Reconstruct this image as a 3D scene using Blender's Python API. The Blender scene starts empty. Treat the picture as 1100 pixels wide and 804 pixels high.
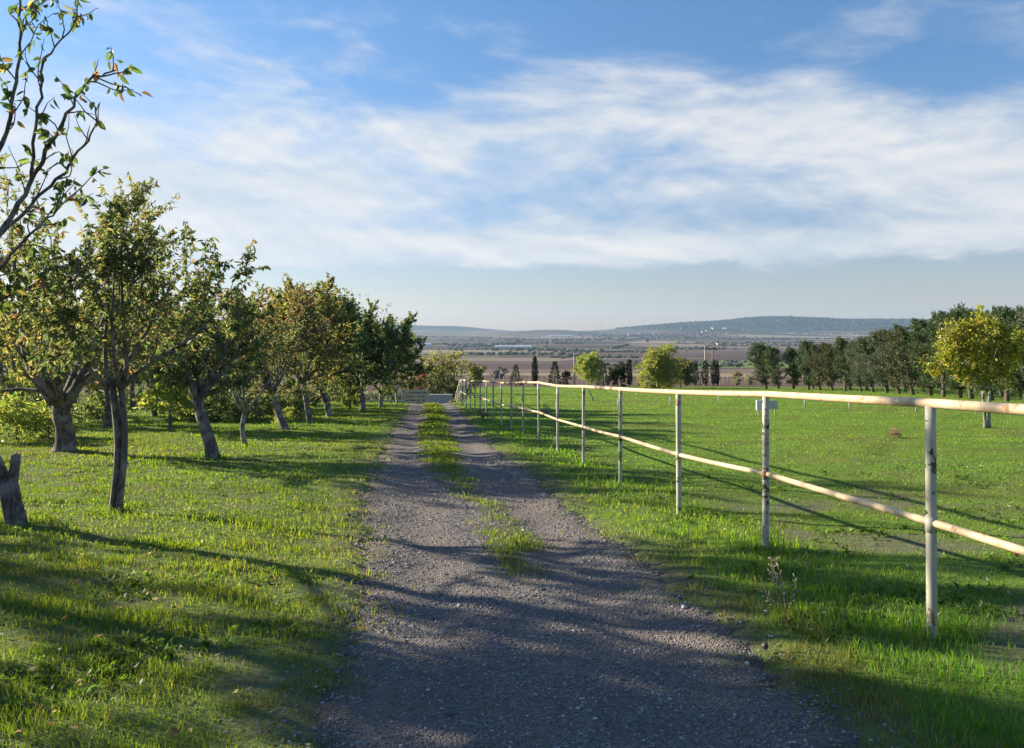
import bpy, math, random
import numpy as np
from mathutils import Vector

R = math.radians
F, CX, HY = 830.0, 550.0, 355.0      # focal length in photo pixels, centre column, eye-level row
EYE = 1.52
scene = bpy.context.scene
COL = scene.collection

# ------------------------------------------------------------------ noise / terrain
def smooth(a, b, t):
    t = np.clip((t - a) / (b - a), 0, 1)
    return t * t * (3 - 2 * t)

_nzc = {}
def nz(x, y, scale, seed, octv=2):
    """smooth pseudo noise in about -1..1, feature size = scale"""
    x = np.asarray(x, float); y = np.asarray(y, float)
    key = (seed, octv)
    if key not in _nzc:
        r = np.random.RandomState(seed); tab = []
        for o in range(octv):
            for k in range(5):
                a = r.rand() * 6.283; f = (0.7 + 0.8 * r.rand()) * 2 ** o
                tab.append((math.cos(a) * f, math.sin(a) * f, r.rand() * 6.283, 0.5 ** o))
        _nzc[key] = tab
    out = np.zeros(np.broadcast(x, y).shape); tot = 0
    for cx, cy, ph, am in _nzc[key]:
        wx = x + 0.35 * scale * np.sin(y * 2.1 / scale + ph)
        out = out + am * np.sin((wx * cx + y * cy) * 6.283 / (2.2 * scale) + ph); tot += am
    return out / tot * 1.9

_sy = np.array([-2000, 100, 300, 600, 1000, 1600, 2500, 4500, 8000, 12000, 20000.])
_ss = np.array([-.061, -.061, -.050, -.045, -.020, -.005, 0., .008, .006, 0., 0.])
_gy = np.concatenate([np.linspace(-200, 400, 1201), np.linspace(401, 15000, 6000)])
_gs = np.interp(_gy, _sy, _ss)
_gz = np.concatenate([[0], np.cumsum((_gs[1:] + _gs[:-1]) / 2 * np.diff(_gy))])
_gz -= np.interp(0., _gy, _gz)

def road_c(y): return np.interp(y, [-10, 0, 3.2, 5.4, 11, 20, 33, 40, 60, 90], [.85, .55, .30, .08, -.75, -1.95, -3.3, -4.05, -6.6, -11.5])
def road_l(y): return np.interp(y, [-10, 0, 3.2, 5.4, 8, 11, 20, 33, 40, 60, 90], [-.5, -.65, -.80, -1.1, -1.55, -2.05, -3.2, -4.6, -5.35, -7.9, -13])
def road_r(y): return np.interp(y, [-10, 0, 3.2, 4.2, 6.5, 8, 11, 20, 33, 40, 60, 90], [2.2, 1.8, 1.50, 1.45, 1.12, .9, .5, -.75, -2.05, -2.8, -5.3, -10])
def edge_n(y, s): return .07 * nz(y, y * 0 + s, .16, 13) + .09 * nz(y, y * 0 + s, .45, 11) + .06 * nz(y, y * 0 + s, 1.7, 12)
def road_in(x, y):
    """signed distance inside the road (metres, + inside)"""
    return np.minimum(x - road_l(y) - edge_n(y, 3.), road_r(y) + edge_n(y, 9.) - x)

HILLS = [  # px centre, half width px, rise px, distance, power
    (872, 205, 9.5, 7600, 4), (835, 55, 2.0, 7600, 2), (1120, 140, 20, 6300, 2), (480, 60, 3.5, 8200, 2),
    (590, 60, 2.0, 6400, 2), (330, 120, 6, 8800, 4), (60, 200, 12, 9000, 2), (1400, 250, 30, 8000, 2),
    (760, 60, 4., 6000, 2)]
def base(x, y):
    x = np.asarray(x, float); y = np.asarray(y, float)
    z = np.interp(y, _gy, _gz)
    u = x / np.maximum(y, 1.)
    ext = 6.0 * (1 - np.exp(-np.maximum(y - 47, 0) / 30.)) * (1 - smooth(-.085, -.052, u)) * (1 - smooth(160, 420, y))
    z = z - ext
    near = 1 - smooth(60, 160, y)
    z = z + near * (.022 * nz(x, y, .8, 1) + .045 * nz(x, y, 3.5, 2))
    for px, w, rise, D, pw in HILLS:
        X0 = (px - CX) / F * D; W = w / F * D; A = (rise + 3) * D / F
        z = z + A * np.exp(-np.abs((x - X0) / W) ** pw) * np.exp(-((y - D) / (D * .11)) ** 2) * (1 + .08 * nz(x, y, 900, 21, 3))
    far = smooth(1200, 3500, y)
    z = z + far * 5 * nz(x, y, 700, 22, 3)
    return z
def ground(x, y):
    """the sheet of soil (dips under the road)"""
    return base(x, y) - (.045 * smooth(-.10, .10, road_in(x, y)) + .07 * smooth(.12, .5, road_in(x, y))) * (1 - smooth(75, 90, np.asarray(y, float)))
def road_z(x, y):
    d = road_in(x, y); c = road_c(y); w = np.maximum(road_r(y) - road_l(y), .5) * .5
    t = (x - c) / w
    rut = -.035 * np.exp(-((np.abs(t) - .52) / .22) ** 2)
    return base(x, y) - .012 + rut - .022 * (1 - smooth(.0, .14, d)) + .006 * nz(x, y, .35, 31)

def at(px, Y): return ((px - CX) / F * Y, Y)
def ground_at(px, py):
    """point of the sloping ground seen at a photo pixel (near slope only)"""
    Y = EYE / ((py - HY) / F - .061)
    return ((px - CX) / F * Y, Y)

# ------------------------------------------------------------------ mesh helpers
class MB:
    def __init__(s): s.v, s.q, s.t, s.c, s.n = [], [], [], [], 0
    def add(s, v, q=None, t=None, c=None):
        v = np.asarray(v, float).reshape(-1, 3)
        if q is not None and len(q): s.q.append(np.asarray(q, int).reshape(-1, 4) + s.n)
        if t is not None and len(t): s.t.append(np.asarray(t, int).reshape(-1, 3) + s.n)
        if c is None: c = np.ones((len(v), 3)) * .5
        c = np.asarray(c, float)
        if c.ndim == 1: c = np.tile(c, (len(v), 1))
        s.v.append(v); s.c.append(c); s.n += len(v)
    def box(s, x0, x1, y0, y1, z0, z1):
        v = [(x, y, z) for z in (z0, z1) for y in (y0, y1) for x in (x0, x1)]
        s.add(v, [(0, 2, 3, 1), (4, 5, 7, 6), (0, 1, 5, 4), (2, 6, 7, 3), (0, 4, 6, 2), (1, 3, 7, 5)])
    def tube(s, pts, rad, k=6, cap=True, c=None, wob=0, seed=0):
        pts = np.asarray(pts, float); n = len(pts); rad = np.ones(n) * rad
        tan = np.gradient(pts, axis=0); tan /= np.linalg.norm(tan, axis=1)[:, None] + 1e-9
        ref = np.array([.31, .95, .05]) if abs(tan[0][2]) > .7 else np.array([0, 0, 1.])
        a = np.cross(tan, ref); a /= np.linalg.norm(a, axis=1)[:, None] + 1e-9
        b = np.cross(tan, a)
        th = np.arange(k) / k * 2 * math.pi
        rr = rad[:, None] * np.ones((1, k))
        if wob:
            r = np.random.RandomState(seed)
            rr = rr * (1 + wob * (r.rand(n, k) - .5) + wob * .8 * np.sin(th * 3 + r.rand() * 6)[None])
        v = pts[:, None] + rr[..., None] * (np.cos(th)[None, :, None] * a[:, None] + np.sin(th)[None, :, None] * b[:, None])
        i = np.arange(n - 1)[:, None] * k; j = np.arange(k)[None]; j2 = (j + 1) % k
        q = np.stack([i + j, i + j2, i + k + j2, i + k + j], -1).reshape(-1, 4)
        v = v.reshape(-1, 3); t = []
        if cap:
            v = np.vstack([v, pts[0], pts[-1]])
            for m in range(k):
                t.append((n * k, (m + 1) % k, m)); t.append((n * k + 1, (n - 1) * k + m, (n - 1) * k + (m + 1) % k))
        s.add(v, q, t, c)
    def mesh(s, name, smooth_shade=True):
        v = np.concatenate(s.v); q = np.concatenate(s.q) if s.q else np.zeros((0, 4), int)
        t = np.concatenate(s.t) if s.t else np.zeros((0, 3), int)
        me = bpy.data.meshes.new(name)
        me.vertices.add(len(v)); me.vertices.foreach_set('co', v.astype(np.float32).ravel())
        li = np.concatenate([q.ravel(), t.ravel()]).astype(np.int32)
        me.loops.add(len(li)); me.loops.foreach_set('vertex_index', li)
        nf = len(q) + len(t); me.polygons.add(nf)
        st = np.concatenate([np.arange(len(q)) * 4, len(q) * 4 + np.arange(len(t)) * 3]).astype(np.int32)
        me.polygons.foreach_set('loop_start', st)
        me.polygons.foreach_set('use_smooth', np.full(nf, smooth_shade))
        me.update(calc_edges=True)
        ca = me.attributes.new('col', 'FLOAT_COLOR', 'POINT')
        c = np.concatenate(s.c); c4 = np.ones((len(c), 4), np.float32); c4[:, :3] = c
        ca.data.foreach_set('color', c4.ravel())
        return me
    def build(s, name, m, parent=None, smooth_shade=True, loc=None):
        me = s.mesh(name, smooth_shade); me.materials.append(m)
        o = bpy.data.objects.new(name, me); COL.objects.link(o)
        if parent is not None: o.parent = parent
        if loc is not None: o.location = loc
        return o

def tag(o, label=None, cat=None, group=None, kind=None):
    if label: o['label'] = label
    if cat: o['category'] = cat
    if group: o['group'] = group
    if kind: o['kind'] = kind
    return o
def empty(name, loc, label, cat, group=None, rz=0., sc=1.):
    o = bpy.data.objects.new(name, None); COL.objects.link(o)
    o.empty_display_size = .2; o.location = loc; o.rotation_euler = (0, 0, rz); o.scale = (sc, sc, sc) if not hasattr(sc, '__len__') else sc
    return tag(o, label, cat, group)
def dup(root, loc, rz=0., sc=1., label=None, group=None):
    r = root.copy(); COL.objects.link(r); r.location = loc; r.rotation_euler = (0, 0, rz)
    r.scale = (sc, sc, sc) if not hasattr(sc, '__len__') else sc
    if label: r['label'] = label
    if group: r['group'] = group
    for ch in list(root.children):
        c = ch.copy(); COL.objects.link(c); c.parent = r
    return r

# ------------------------------------------------------------------ materials
def mat(name):
    m = bpy.data.materials.new(name); m.use_nodes = True
    nt = m.node_tree; nt.nodes.clear()
    return m, nt
def N(nt, typ, **kw):
    n = nt.nodes.new(typ)
    for k, v in kw.items():
        if k.startswith('i_'): n.inputs[k[2:].replace('_', ' ')].default_value = v
        else: setattr(n, k, v)
    return n
def L(nt, a, b): nt.links.new(a, b)
def ramp(nt, stops, interp='LINEAR'):
    n = nt.nodes.new('ShaderNodeValToRGB'); cr = n.color_ramp; cr.interpolation = interp
    while len(cr.elements) < len(stops): cr.elements.new(.5)
    for e, (p, c) in zip(cr.elements, stops):
        e.position = p; e.color = (*c, 1) if len(c) == 3 else c
    return n
def mixc(nt, fac, a, b, mode='MIX'):
    n = nt.nodes.new('ShaderNodeMix'); n.data_type = 'RGBA'; n.blend_type = mode
    for s, v in ((n.inputs[0], fac), (n.inputs[6], a), (n.inputs[7], b)):
        if hasattr(v, 'links'): L(nt, v, s)
        elif isinstance(v, tuple): s.default_value = (*v, 1)
        else: s.default_value = v
    return n.outputs[2]
def mth(nt, op, a, b=0., c=None, clamp=False):
    n = nt.nodes.new('ShaderNodeMath'); n.operation = op; n.use_clamp = clamp
    for s, v in zip(n.inputs, (a, b, c)):
        if v is None: continue
        if hasattr(v, 'links'): L(nt, v, s)
        else: s.default_value = v
    return n.outputs[0]
def noise(nt, vec, scale, detail=3., rough=.55, dist=0.):
    n = N(nt, 'ShaderNodeTexNoise'); n.inputs['Scale'].default_value = scale; n.inputs['Detail'].default_value = detail
    n.inputs['Roughness'].default_value = rough; n.inputs['Distortion'].default_value = dist
    L(nt, vec, n.inputs['Vector']); return n
def sstep(nt, v, a, b):
    n = N(nt, 'ShaderNodeMapRange', interpolation_type='SMOOTHSTEP')
    n.inputs['From Min'].default_value = a; n.inputs['From Max'].default_value = b
    L(nt, v, n.inputs['Value']); return n.outputs['Result']
def finish(nt, shader):
    o = N(nt, 'ShaderNodeOutputMaterial'); L(nt, shader, o.inputs['Surface'])
def bump(nt, h, strength, dist):
    b = N(nt, 'ShaderNodeBump'); b.inputs['Strength'].default_value = strength; b.inputs['Distance'].default_value = dist
    L(nt, h, b.inputs['Height']); return b.outputs['Normal']

def leaf_mat(name, trans=.45, gloss=.05, tint=(1.25, 1.15, .55), rough=.45):
    m, nt = mat(name)
    a = N(nt, 'ShaderNodeAttribute', attribute_name='col')
    d = N(nt, 'ShaderNodeBsdfDiffuse'); L(nt, a.outputs['Color'], d.inputs['Color'])
    t = N(nt, 'ShaderNodeBsdfTranslucent'); L(nt, mixc(nt, 1., a.outputs['Color'], tint, 'MULTIPLY'), t.inputs['Color'])
    x = N(nt, 'ShaderNodeMixShader'); x.inputs[0].default_value = trans; L(nt, d.outputs[0], x.inputs[1]); L(nt, t.outputs[0], x.inputs[2])
    g = N(nt, 'ShaderNodeBsdfGlossy'); g.inputs['Roughness'].default_value = rough; g.inputs['Color'].default_value = (.8, .8, .8, 1)
    y = N(nt, 'ShaderNodeMixShader'); y.inputs[0].default_value = gloss; L(nt, x.outputs[0], y.inputs[1]); L(nt, g.outputs[0], y.inputs[2])
    finish(nt, y.outputs[0]); return m
M_leaf = leaf_mat('leaf', .56, .04, (1.5, 1.42, .9))
M_grass = leaf_mat('grass_blade', .55, .03, (1.6, 1.55, .5))
M_needle = leaf_mat('needle', .30, .03, (1.2, 1.2, .6))

def bark_mat(name, c1, c2, c3=None, s=1.):
    m, nt = mat(name)
    tc = N(nt, 'ShaderNodeTexCoord'); mp = N(nt, 'ShaderNodeMapping'); mp.inputs['Scale'].default_value = (1, 1, .25)
    L(nt, tc.outputs['Object'], mp.inputs['Vector'])
    n = noise(nt, mp.outputs[0], 38 * s, 5, .65); n2 = noise(nt, tc.outputs['Object'], 5 * s, 3)
    col = ramp(nt, [(.36, c1), (.62, c2)]); L(nt, n.outputs['Fac'], col.inputs['Fac'])
    out = col.outputs['Color']
    if c3: out = mixc(nt, sstep(nt, n2.outputs['Fac'], .47, .62), out, c3)
    p = N(nt, 'ShaderNodeBsdfPrincipled', i_Roughness=.9); L(nt, out, p.inputs['Base Color'])
    L(nt, bump(nt, n.outputs['Fac'], 1., .045), p.inputs['Normal'])
    finish(nt, p.outputs[0]); return m
M_bark = bark_mat('bark', (.035, .030, .027), (.20, .175, .16), (.27, .25, .235))
M_bark_lime = bark_mat('limewashed_bark', (.16, .15, .14), (.42, .41, .40), (.10, .085, .075))
M_pine_bark = bark_mat('pine_bark', (.05, .04, .032), (.17, .13, .10))
M_twig = bark_mat('dry_twig', (.20, .17, .13), (.42, .38, .31))

def paint_mat(name, paint, paint2, rustc, amount, dark=(.035, .045, .03), darkamt=.60):
    m, nt = mat(name)
    g = N(nt, 'ShaderNodeNewGeometry'); P = g.outputs['Position']
    n1 = noise(nt, P, 9, 4, .6); n2 = noise(nt, P, 55, 4, .7); n3 = noise(nt, P, 3.1, 4, .6)
    c = mixc(nt, sstep(nt, n3.outputs['Fac'], .35, .65), paint, paint2)
    c = mixc(nt, mth(nt, 'MULTIPLY', sstep(nt, n2.outputs['Fac'], .50, .75), .35), c, (.42, .33, .22))
    f = mth(nt, 'ADD', mth(nt, 'MULTIPLY', n1.outputs['Fac'], .72), mth(nt, 'MULTIPLY', n2.outputs['Fac'], .28))
    rust = sstep(nt, f, amount, amount + .03)
    c = mixc(nt, rust, c, rustc)
    n4 = noise(nt, P, 6.3, 5, .7, .4)
    dk = sstep(nt, n4.outputs['Fac'], darkamt, darkamt + .02)
    c = mixc(nt, dk, c, dark)
    p = N(nt, 'ShaderNodeBsdfPrincipled', i_Roughness=.55); L(nt, c, p.inputs['Base Color'])
    L(nt, mth(nt, 'ADD', .5, mth(nt, 'MULTIPLY', rust, .35)), p.inputs['Roughness'])
    L(nt, bump(nt, mth(nt, 'SUBTRACT', mth(nt, 'MULTIPLY', n2.outputs['Fac'], .4), mth(nt, 'MAXIMUM', rust, dk)), .35, .004), p.inputs['Normal'])
    finish(nt, p.outputs[0]); return m
M_post = paint_mat('peeling_white_paint', (.44, .42, .36), (.35, .36, .30), (.22, .14, .08), .57, darkamt=.585)
M_rail = paint_mat('weathered_cream_paint', (.60, .47, .31), (.52, .38, .24), (.36, .20, .09), .585, (.20, .13, .08), .70)
M_white = paint_mat('dull_white_paint', (.38,.37,.33), (.30,.30,.27), (.33, .28, .22), .66, darkamt=.75)

def plain(name, c, rough=.7, var=.25, sc=8.):
    m, nt = mat(name)
    tc = N(nt, 'ShaderNodeTexCoord'); n = noise(nt, tc.outputs['Object'], sc, 4)
    lo = tuple(v * (1 - var) for v in c); hi = tuple(min(1, v * (1 + var)) for v in c)
    r = ramp(nt, [(.3, lo), (.7, hi)]); L(nt, n.outputs['Fac'], r.inputs['Fac'])
    p = N(nt, 'ShaderNodeBsdfPrincipled', i_Roughness=rough); L(nt, r.outputs['Color'], p.inputs['Base Color'])
    finish(nt, p.outputs[0]); return m

def attr_mat(name, rough=.9):
    m, nt = mat(name)
    a = N(nt, 'ShaderNodeAttribute', attribute_name='col')
    p = N(nt, 'ShaderNodeBsdfPrincipled', i_Roughness=rough); L(nt, a.outputs['Color'], p.inputs['Base Color'])
    g = N(nt, 'ShaderNodeNewGeometry'); n = noise(nt, g.outputs['Position'], 180, 2)
    L(nt, bump(nt, n.outputs['Fac'], .4, .004), p.inputs['Normal'])
    finish(nt, p.outputs[0]); return m
M_stone = attr_mat('stone', .85)
M_far = attr_mat('far_foliage', .95)

# terrain: col attribute = (meadow weight, woodland weight, worn-soil weight)
def terrain_mat():
    m, nt = mat('earth_and_fields')
    g = N(nt, 'ShaderNodeNewGeometry'); P = g.outputs['Position']
    a = N(nt, 'ShaderNodeAttribute', attribute_name='col'); sp = N(nt, 'ShaderNodeSeparateColor'); L(nt, a.outputs['Color'], sp.inputs[0])
    # meadow
    n1 = noise(nt, P, 1.3, 5, .6); n2 = noise(nt, P, 14, 5, .7); n3 = noise(nt, P, .22, 4, .6)
    gr = ramp(nt, [(.30, (.12, .150, .030)), (.5, (.13, .225, .025)), (.72, (.17, .275, .032))]); L(nt, n1.outputs['Fac'], gr.inputs['Fac'])
    soil = ramp(nt, [(.3, (.095, .082, .062)), (.7, (.21, .185, .150))]); L(nt, n2.outputs['Fac'], soil.inputs['Fac'])
    dryf = mth(nt, 'MULTIPLY', sstep(nt, n3.outputs['Fac'], .46, .70), .50)
    green = mixc(nt, dryf, gr.outputs['Color'], (.15, .125, .045))
    green = mixc(nt, mth(nt, 'MULTIPLY', sstep(nt, n2.outputs['Fac'], .52, .68), .45), green, (.075, .075, .025))
    near = mixc(nt, sp.outputs['Blue'], green, soil.outputs['Color'])
    n5 = noise(nt, P, 70, 4, .75); n6 = noise(nt, P, 26, 4, .7)
    near = mixc(nt, mth(nt, 'MULTIPLY', sstep(nt, n5.outputs['Fac'], .48, .62), .38), near, (.052, .058, .020))
    near = mixc(nt, mth(nt, 'MULTIPLY', sstep(nt, n6.outputs['Fac'], .56, .68), .35), near, (.20, .185, .09))
    # valley fields
    mp = N(nt, 'ShaderNodeMapping'); mp.inputs['Rotation'].default_value = (0, 0, R(14)); mp.inputs['Scale'].default_value = (1 / 480., 1 / 210., 0)
    nw = noise(nt, P, .004, 2); wv = N(nt, 'ShaderNodeVectorMath', operation='MULTIPLY_ADD')
    L(nt, nw.outputs['Color'], wv.inputs[0]); wv.inputs[1].default_value = (90, 90, 0); L(nt, P, wv.inputs[2])
    L(nt, wv.outputs[0], mp.inputs['Vector'])
    vo = N(nt, 'ShaderNodeTexVoronoi', feature='F1', distance='CHEBYCHEV', voronoi_dimensions='2D'); vo.inputs['Scale'].default_value = 1.; L(nt, mp.outputs[0], vo.inputs['Vector'])
    sc_ = N(nt, 'ShaderNodeSeparateColor'); L(nt, vo.outputs['Color'], sc_.inputs[0])
    fr = ramp(nt, [(0, (.062, .038, .036)), (.14, (.115, .075, .066)), (.27, (.080, .050, .047)), (.40, (.23, .175, .125)), (.50, (.10, .064, .058)), (.60, (.105, .115, .048)),
                   (.68, (.155, .115, .088)), (.76, (.070, .044, .042)), (.84, (.29, .24, .165)), (.92, (.075, .095, .045))], 'CONSTANT')
    L(nt, sc_.outputs['Red'], fr.inputs['Fac'])
    nf = noise(nt, P, .02, 4, .6)
    fld = mixc(nt, .22, fr.outputs['Color'], mixc(nt, nf.outputs['Fac'], (.07, .05, .045), (.22, .17, .13)))
    wood = mixc(nt, noise(nt, P, .03, 5, .7).outputs['Fac'], (.014, .026, .018), (.034, .050, .030))
    fld = mixc(nt, sp.outputs['Green'], fld, wood)
    c = mixc(nt, sp.outputs['Red'], fld, near)
    p = N(nt, 'ShaderNodeBsdfPrincipled', i_Roughness=1.); p.inputs['Specular IOR Level'].default_value = .1
    L(nt, c, p.inputs['Base Color'])
    h = mth(nt, 'ADD', n2.outputs['Fac'], mth(nt, 'MULTIPLY', noise(nt, P, 45, 4, .7).outputs['Fac'], .5))
    L(nt, bump(nt, h, .8, .05), p.inputs['Normal'])
    finish(nt, p.outputs[0]); return m
M_terrain = terrain_mat()

# road: col attribute = (centre strip weight, edge soil weight, dry dust weight)
def road_mat():
    m, nt = mat('gravel_track')
    g = N(nt, 'ShaderNodeNewGeometry'); P = g.outputs['Position']
    a = N(nt, 'ShaderNodeAttribute', attribute_name='col'); sp = N(nt, 'ShaderNodeSeparateColor'); L(nt, a.outputs['Color'], sp.inputs[0])
    vo = N(nt, 'ShaderNodeTexVoronoi'); vo.inputs['Scale'].default_value = 84.; L(nt, P, vo.inputs['Vector'])
    vb = N(nt, 'ShaderNodeTexVoronoi'); vb.inputs['Scale'].default_value = 31.; L(nt, P, vb.inputs['Vector'])
    s1 = N(nt, 'ShaderNodeSeparateColor'); L(nt, vo.outputs['Color'], s1.inputs[0])
    s2 = N(nt, 'ShaderNodeSeparateColor'); L(nt, vb.outputs['Color'], s2.inputs[0])
    st = ramp(nt, [(0, (.17, .152, .146)), (.45, (.25, .228, .218)), (.8, (.325, .30, .285)), (.97, (.46, .44, .42))]); L(nt, s1.outputs['Red'], st.inputs['Fac'])
    n1 = noise(nt, P, 1.1, 5, .6); n2 = noise(nt, P, 7, 5, .65); n3 = noise(nt, P, 120, 3, .6)
    c = mixc(nt, mth(nt, 'MULTIPLY', sstep(nt, s2.outputs['Red'], .86, .9), .6), st.outputs['Color'], (.33, .32, .31))
    c = mixc(nt, mth(nt, 'MULTIPLY', sstep(nt, n2.outputs['Fac'], .42, .66), .6), c, (.21, .182, .166))
    c = mixc(nt, mth(nt, 'MULTIPLY', sstep(nt, n1.outputs['Fac'], .42, .62), .6), c, (.31, .26, .22))
    c = mixc(nt, mth(nt, 'MULTIPLY', n3.outputs['Fac'], .3), c, (.11, .10, .098))
    ss = mixc(nt, n2.outputs['Fac'], (.05, .052, .022), (.14, .11, .07))
    c = mixc(nt, mth(nt, 'MULTIPLY', sp.outputs['Blue'], .45), c, mixc(nt, n3.outputs['Fac'], (.17, .148, .135), (.29, .25, .22)))
    c = mixc(nt, sp.outputs['Red'], c, ss)
    c = mixc(nt, sp.outputs['Green'], c, mixc(nt, n2.outputs['Fac'], (.10, .085, .06), (.21, .175, .125)))
    p = N(nt, 'ShaderNodeBsdfPrincipled', i_Roughness=.9); c = mixc(nt, 1., c, (.88, .86, .875), 'MULTIPLY')
    L(nt, c, p.inputs['Base Color']); p.inputs['Specular IOR Level'].default_value = .25
    h = mth(nt, 'ADD', mth(nt, 'MULTIPLY', vo.outputs['Distance'], -1.2), mth(nt, 'ADD', mth(nt, 'MULTIPLY', vb.outputs['Distance'], -.8), mth(nt, 'MULTIPLY', n3.outputs['Fac'], .35)))
    L(nt, bump(nt, h, 1., .022), p.inputs['Normal'])
    finish(nt, p.outputs[0]); return m
M_road = road_mat()

# ------------------------------------------------------------------ terrain sheet
def axis(step, ratio, end):
    out, s, v = [0.], step, 0.
    while v < end:
        v += s; s = max(step, (v - 9) * (ratio - 1)) if v > 9 else step
        out.append(v)
    return np.array(out)
xp = axis(.13, 1.022, 13000.); xs = np.concatenate([-xp[:0:-1], xp])
yp = axis(.13, 1.018, 12600.); yb = axis(.6, 1.1, 120.); ys = np.concatenate([-yb[:0:-1], yp])
GX, GY = np.meshgrid(xs, ys)
GZ = ground(GX, GY)
wood = smooth(.15, .55, nz(GX, GY, 520, 41, 3) + .35 * smooth(5500, 8500, GY)) * smooth(1500, 3000, GY)
ridge = smooth(12, 45, GZ - np.interp(GY, _gy, _gz)) * smooth(-1.1, -.7, nz(GX, GY, 1500, 43, 2)) * (GX < 4300)
wood = np.maximum(wood * .8, ridge)
u_ = GX / np.maximum(GY, 1)
meadow = 1 - smooth(112, 128, GY + 8 * nz(GX, GY, 30, 44) + 60 * smooth(-.02, -.1, u_))
meadow = np.maximum(meadow, .75 * (smooth(880, 900, GY) * (1 - smooth(1230, 1260, GY)) * smooth(.19, .21, u_) * (1 - smooth(.42, .44, u_))))
d_ = road_in(GX, GY)
worn = smooth(-.45, .1, d_ + .25 * nz(GX, GY, .5, 45)) * .7
worn = np.maximum(worn, .75 * smooth(-.15, .5, nz(GX, GY, 1.1, 46, 3)) * smooth(-.8, .3, GX - 2.7) * (1 - smooth(9, 12, GY)) * (1 - smooth(5, 7, GX)))
worn = np.maximum(worn, .40 * (1 - smooth(9, 26, GY)) * (1 - .7 * smooth(0, 3, GX)))
worn = np.maximum(worn, .65 * smooth(.35, .9, nz(GX, GY, .7, 47, 3)) * (GX < -1) * (1 - smooth(30, 60, GY)))
ny, nx = GX.shape
idx = np.arange(ny * nx).reshape(ny, nx)
tb = MB(); tb.add(np.stack([GX, GY, GZ], -1), np.stack([idx[:-1, :-1], idx[:-1, 1:], idx[1:, 1:], idx[1:, :-1]], -1).reshape(-1, 4),
                  c=np.stack([meadow, wood, worn], -1).reshape(-1, 3))
tag(tb.build('terrain', M_terrain), 'grassy slope falling away to a wide valley of ploughed fields and low hills', 'terrain', kind='structure')
ZMIN, ZMAX = GZ.min(), GZ.max()

# ------------------------------------------------------------------ gravel road
ry = [-4.]
while ry[-1] < 70: ry.append(ry[-1] + max(.07, .012 * ry[-1]))
ry = np.array(ry); tt = np.linspace(0, 1, 64)
lx = road_l(ry) + edge_n(ry, 3.) - .02; rx = road_r(ry) + edge_n(ry, 9.) + .02
RX = lx[:, None] + (rx - lx)[:, None] * tt[None]; RY = np.repeat(ry[:, None], 64, 1)
RZ = road_z(RX, RY)
def strip_w(x, y):
    """grass strip between the wheel tracks, breaking up towards the camera"""
    c = road_c(y) + .12 * nz(y, y * 0, 4., 51) + np.interp(y, [5, 8, 12, 20], [-.02, .25, -.1, 0])
    hw = np.interp(y, [5.2, 6.2, 7.5, 9, 11, 14, 20, 40], [.0, .16, .24, .14, .16, .30, .40, .42])
    d = np.abs(x - c) - hw - .15 * nz(x, y, .35, 52) - .10 * nz(x, y, .9, 54)
    dens = np.interp(y, [5.8, 6.4, 7.6, 8.2, 9, 10.5, 12, 15], [0., .9, .9, .25, .7, .55, .8, 1.])
    return (1 - smooth(-.14, .16, d)) * dens * (.55 + .45 * smooth(-.5, .3, nz(x, y, .5, 55, 3))) * (hw > .01)
def rutw(x, y):
    w_ = np.maximum(road_r(y) - road_l(y), .5) * .5; t = (x - road_c(y)) / w_
    return np.exp(-((np.abs(t) - .50 + .06 * nz(y, y * 0, 3., 56)) / .20) ** 2) * smooth(-.7, .3, nz(x, y * .4, .5, 57, 3))
sw = strip_w(RX, RY)
es = 1 - smooth(.0, .28, road_in(RX, RY) + .12 * nz(RX, RY, .3, 53))
es = np.maximum(es, 0)
ny, nx = RX.shape; idx = np.arange(ny * nx).reshape(ny, nx)
rb = MB(); rb.add(np.stack([RX, RY, RZ], -1), np.stack([idx[:-1, :-1], idx[:-1, 1:], idx[1:, 1:], idx[1:, :-1]], -1).reshape(-1, 4),
                  c=np.stack([sw * .8, es * .8, rutw(RX, RY)], -1).reshape(-1, 3))
tag(rb.build('gravel_road', M_road), 'grey gravel track with two wheel ruts running between orchard and fence', 'road', kind='structure')
def surf(x, y):
    return np.where(road_in(x, y) > .05, road_z(x, y), ground(x, y))

# loose stones
rng = np.random.RandomState(5)
n = 84000
Y = 2.0 * (15 / 2.0) ** rng.rand(n)
X = road_l(Y) - .45 + (road_r(Y) - road_l(Y) + .9) * rng.rand(n)
keep = (rng.rand(n) < (.62 + .45 * nz(X, Y, .6, 61, 3)) * (1 - .45 * rutw(X, Y))) & (rng.rand(n) < np.exp(np.minimum(road_in(X, Y) - .06, 0) / .11)) & (strip_w(X, Y) < .3)
X, Y = X[keep], Y[keep]; n = len(X)
S = (.0034 + .0075 * rng.rand(n) ** 3.2) * np.clip(.75 + Y * .07, 1, 1.9)
S[rng.rand(n) < .006] *= 2.3
ico = np.array([(0, 0, 1), (.89, 0, .45), (.28, .85, .45), (-.72, .53, .45), (-.72, -.53, .45), (.28, -.85, .45), (.72, .53, -.45), (-.28, .85, -.45), (-.89, 0, -.45), (-.28, -.85, -.45), (.72, -.53, -.45), (0, 0, -1)])
icf = np.array([(0, 1, 2), (0, 2, 3), (0, 3, 4), (0, 4, 5), (0, 5, 1), (1, 6, 2), (2, 7, 3), (3, 8, 4), (4, 9, 5), (5, 10, 1), (6, 7, 2), (7, 8, 3), (8, 9, 4), (9, 10, 5), (10, 6, 1)])
V = ico[None] * (.7 + .6 * rng.rand(n, 12, 1)) * S[:, None, None] * np.stack([1 + .5 * rng.rand(n), np.ones(n), .5 + .35 * rng.rand(n)], -1)[:, None]
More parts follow.
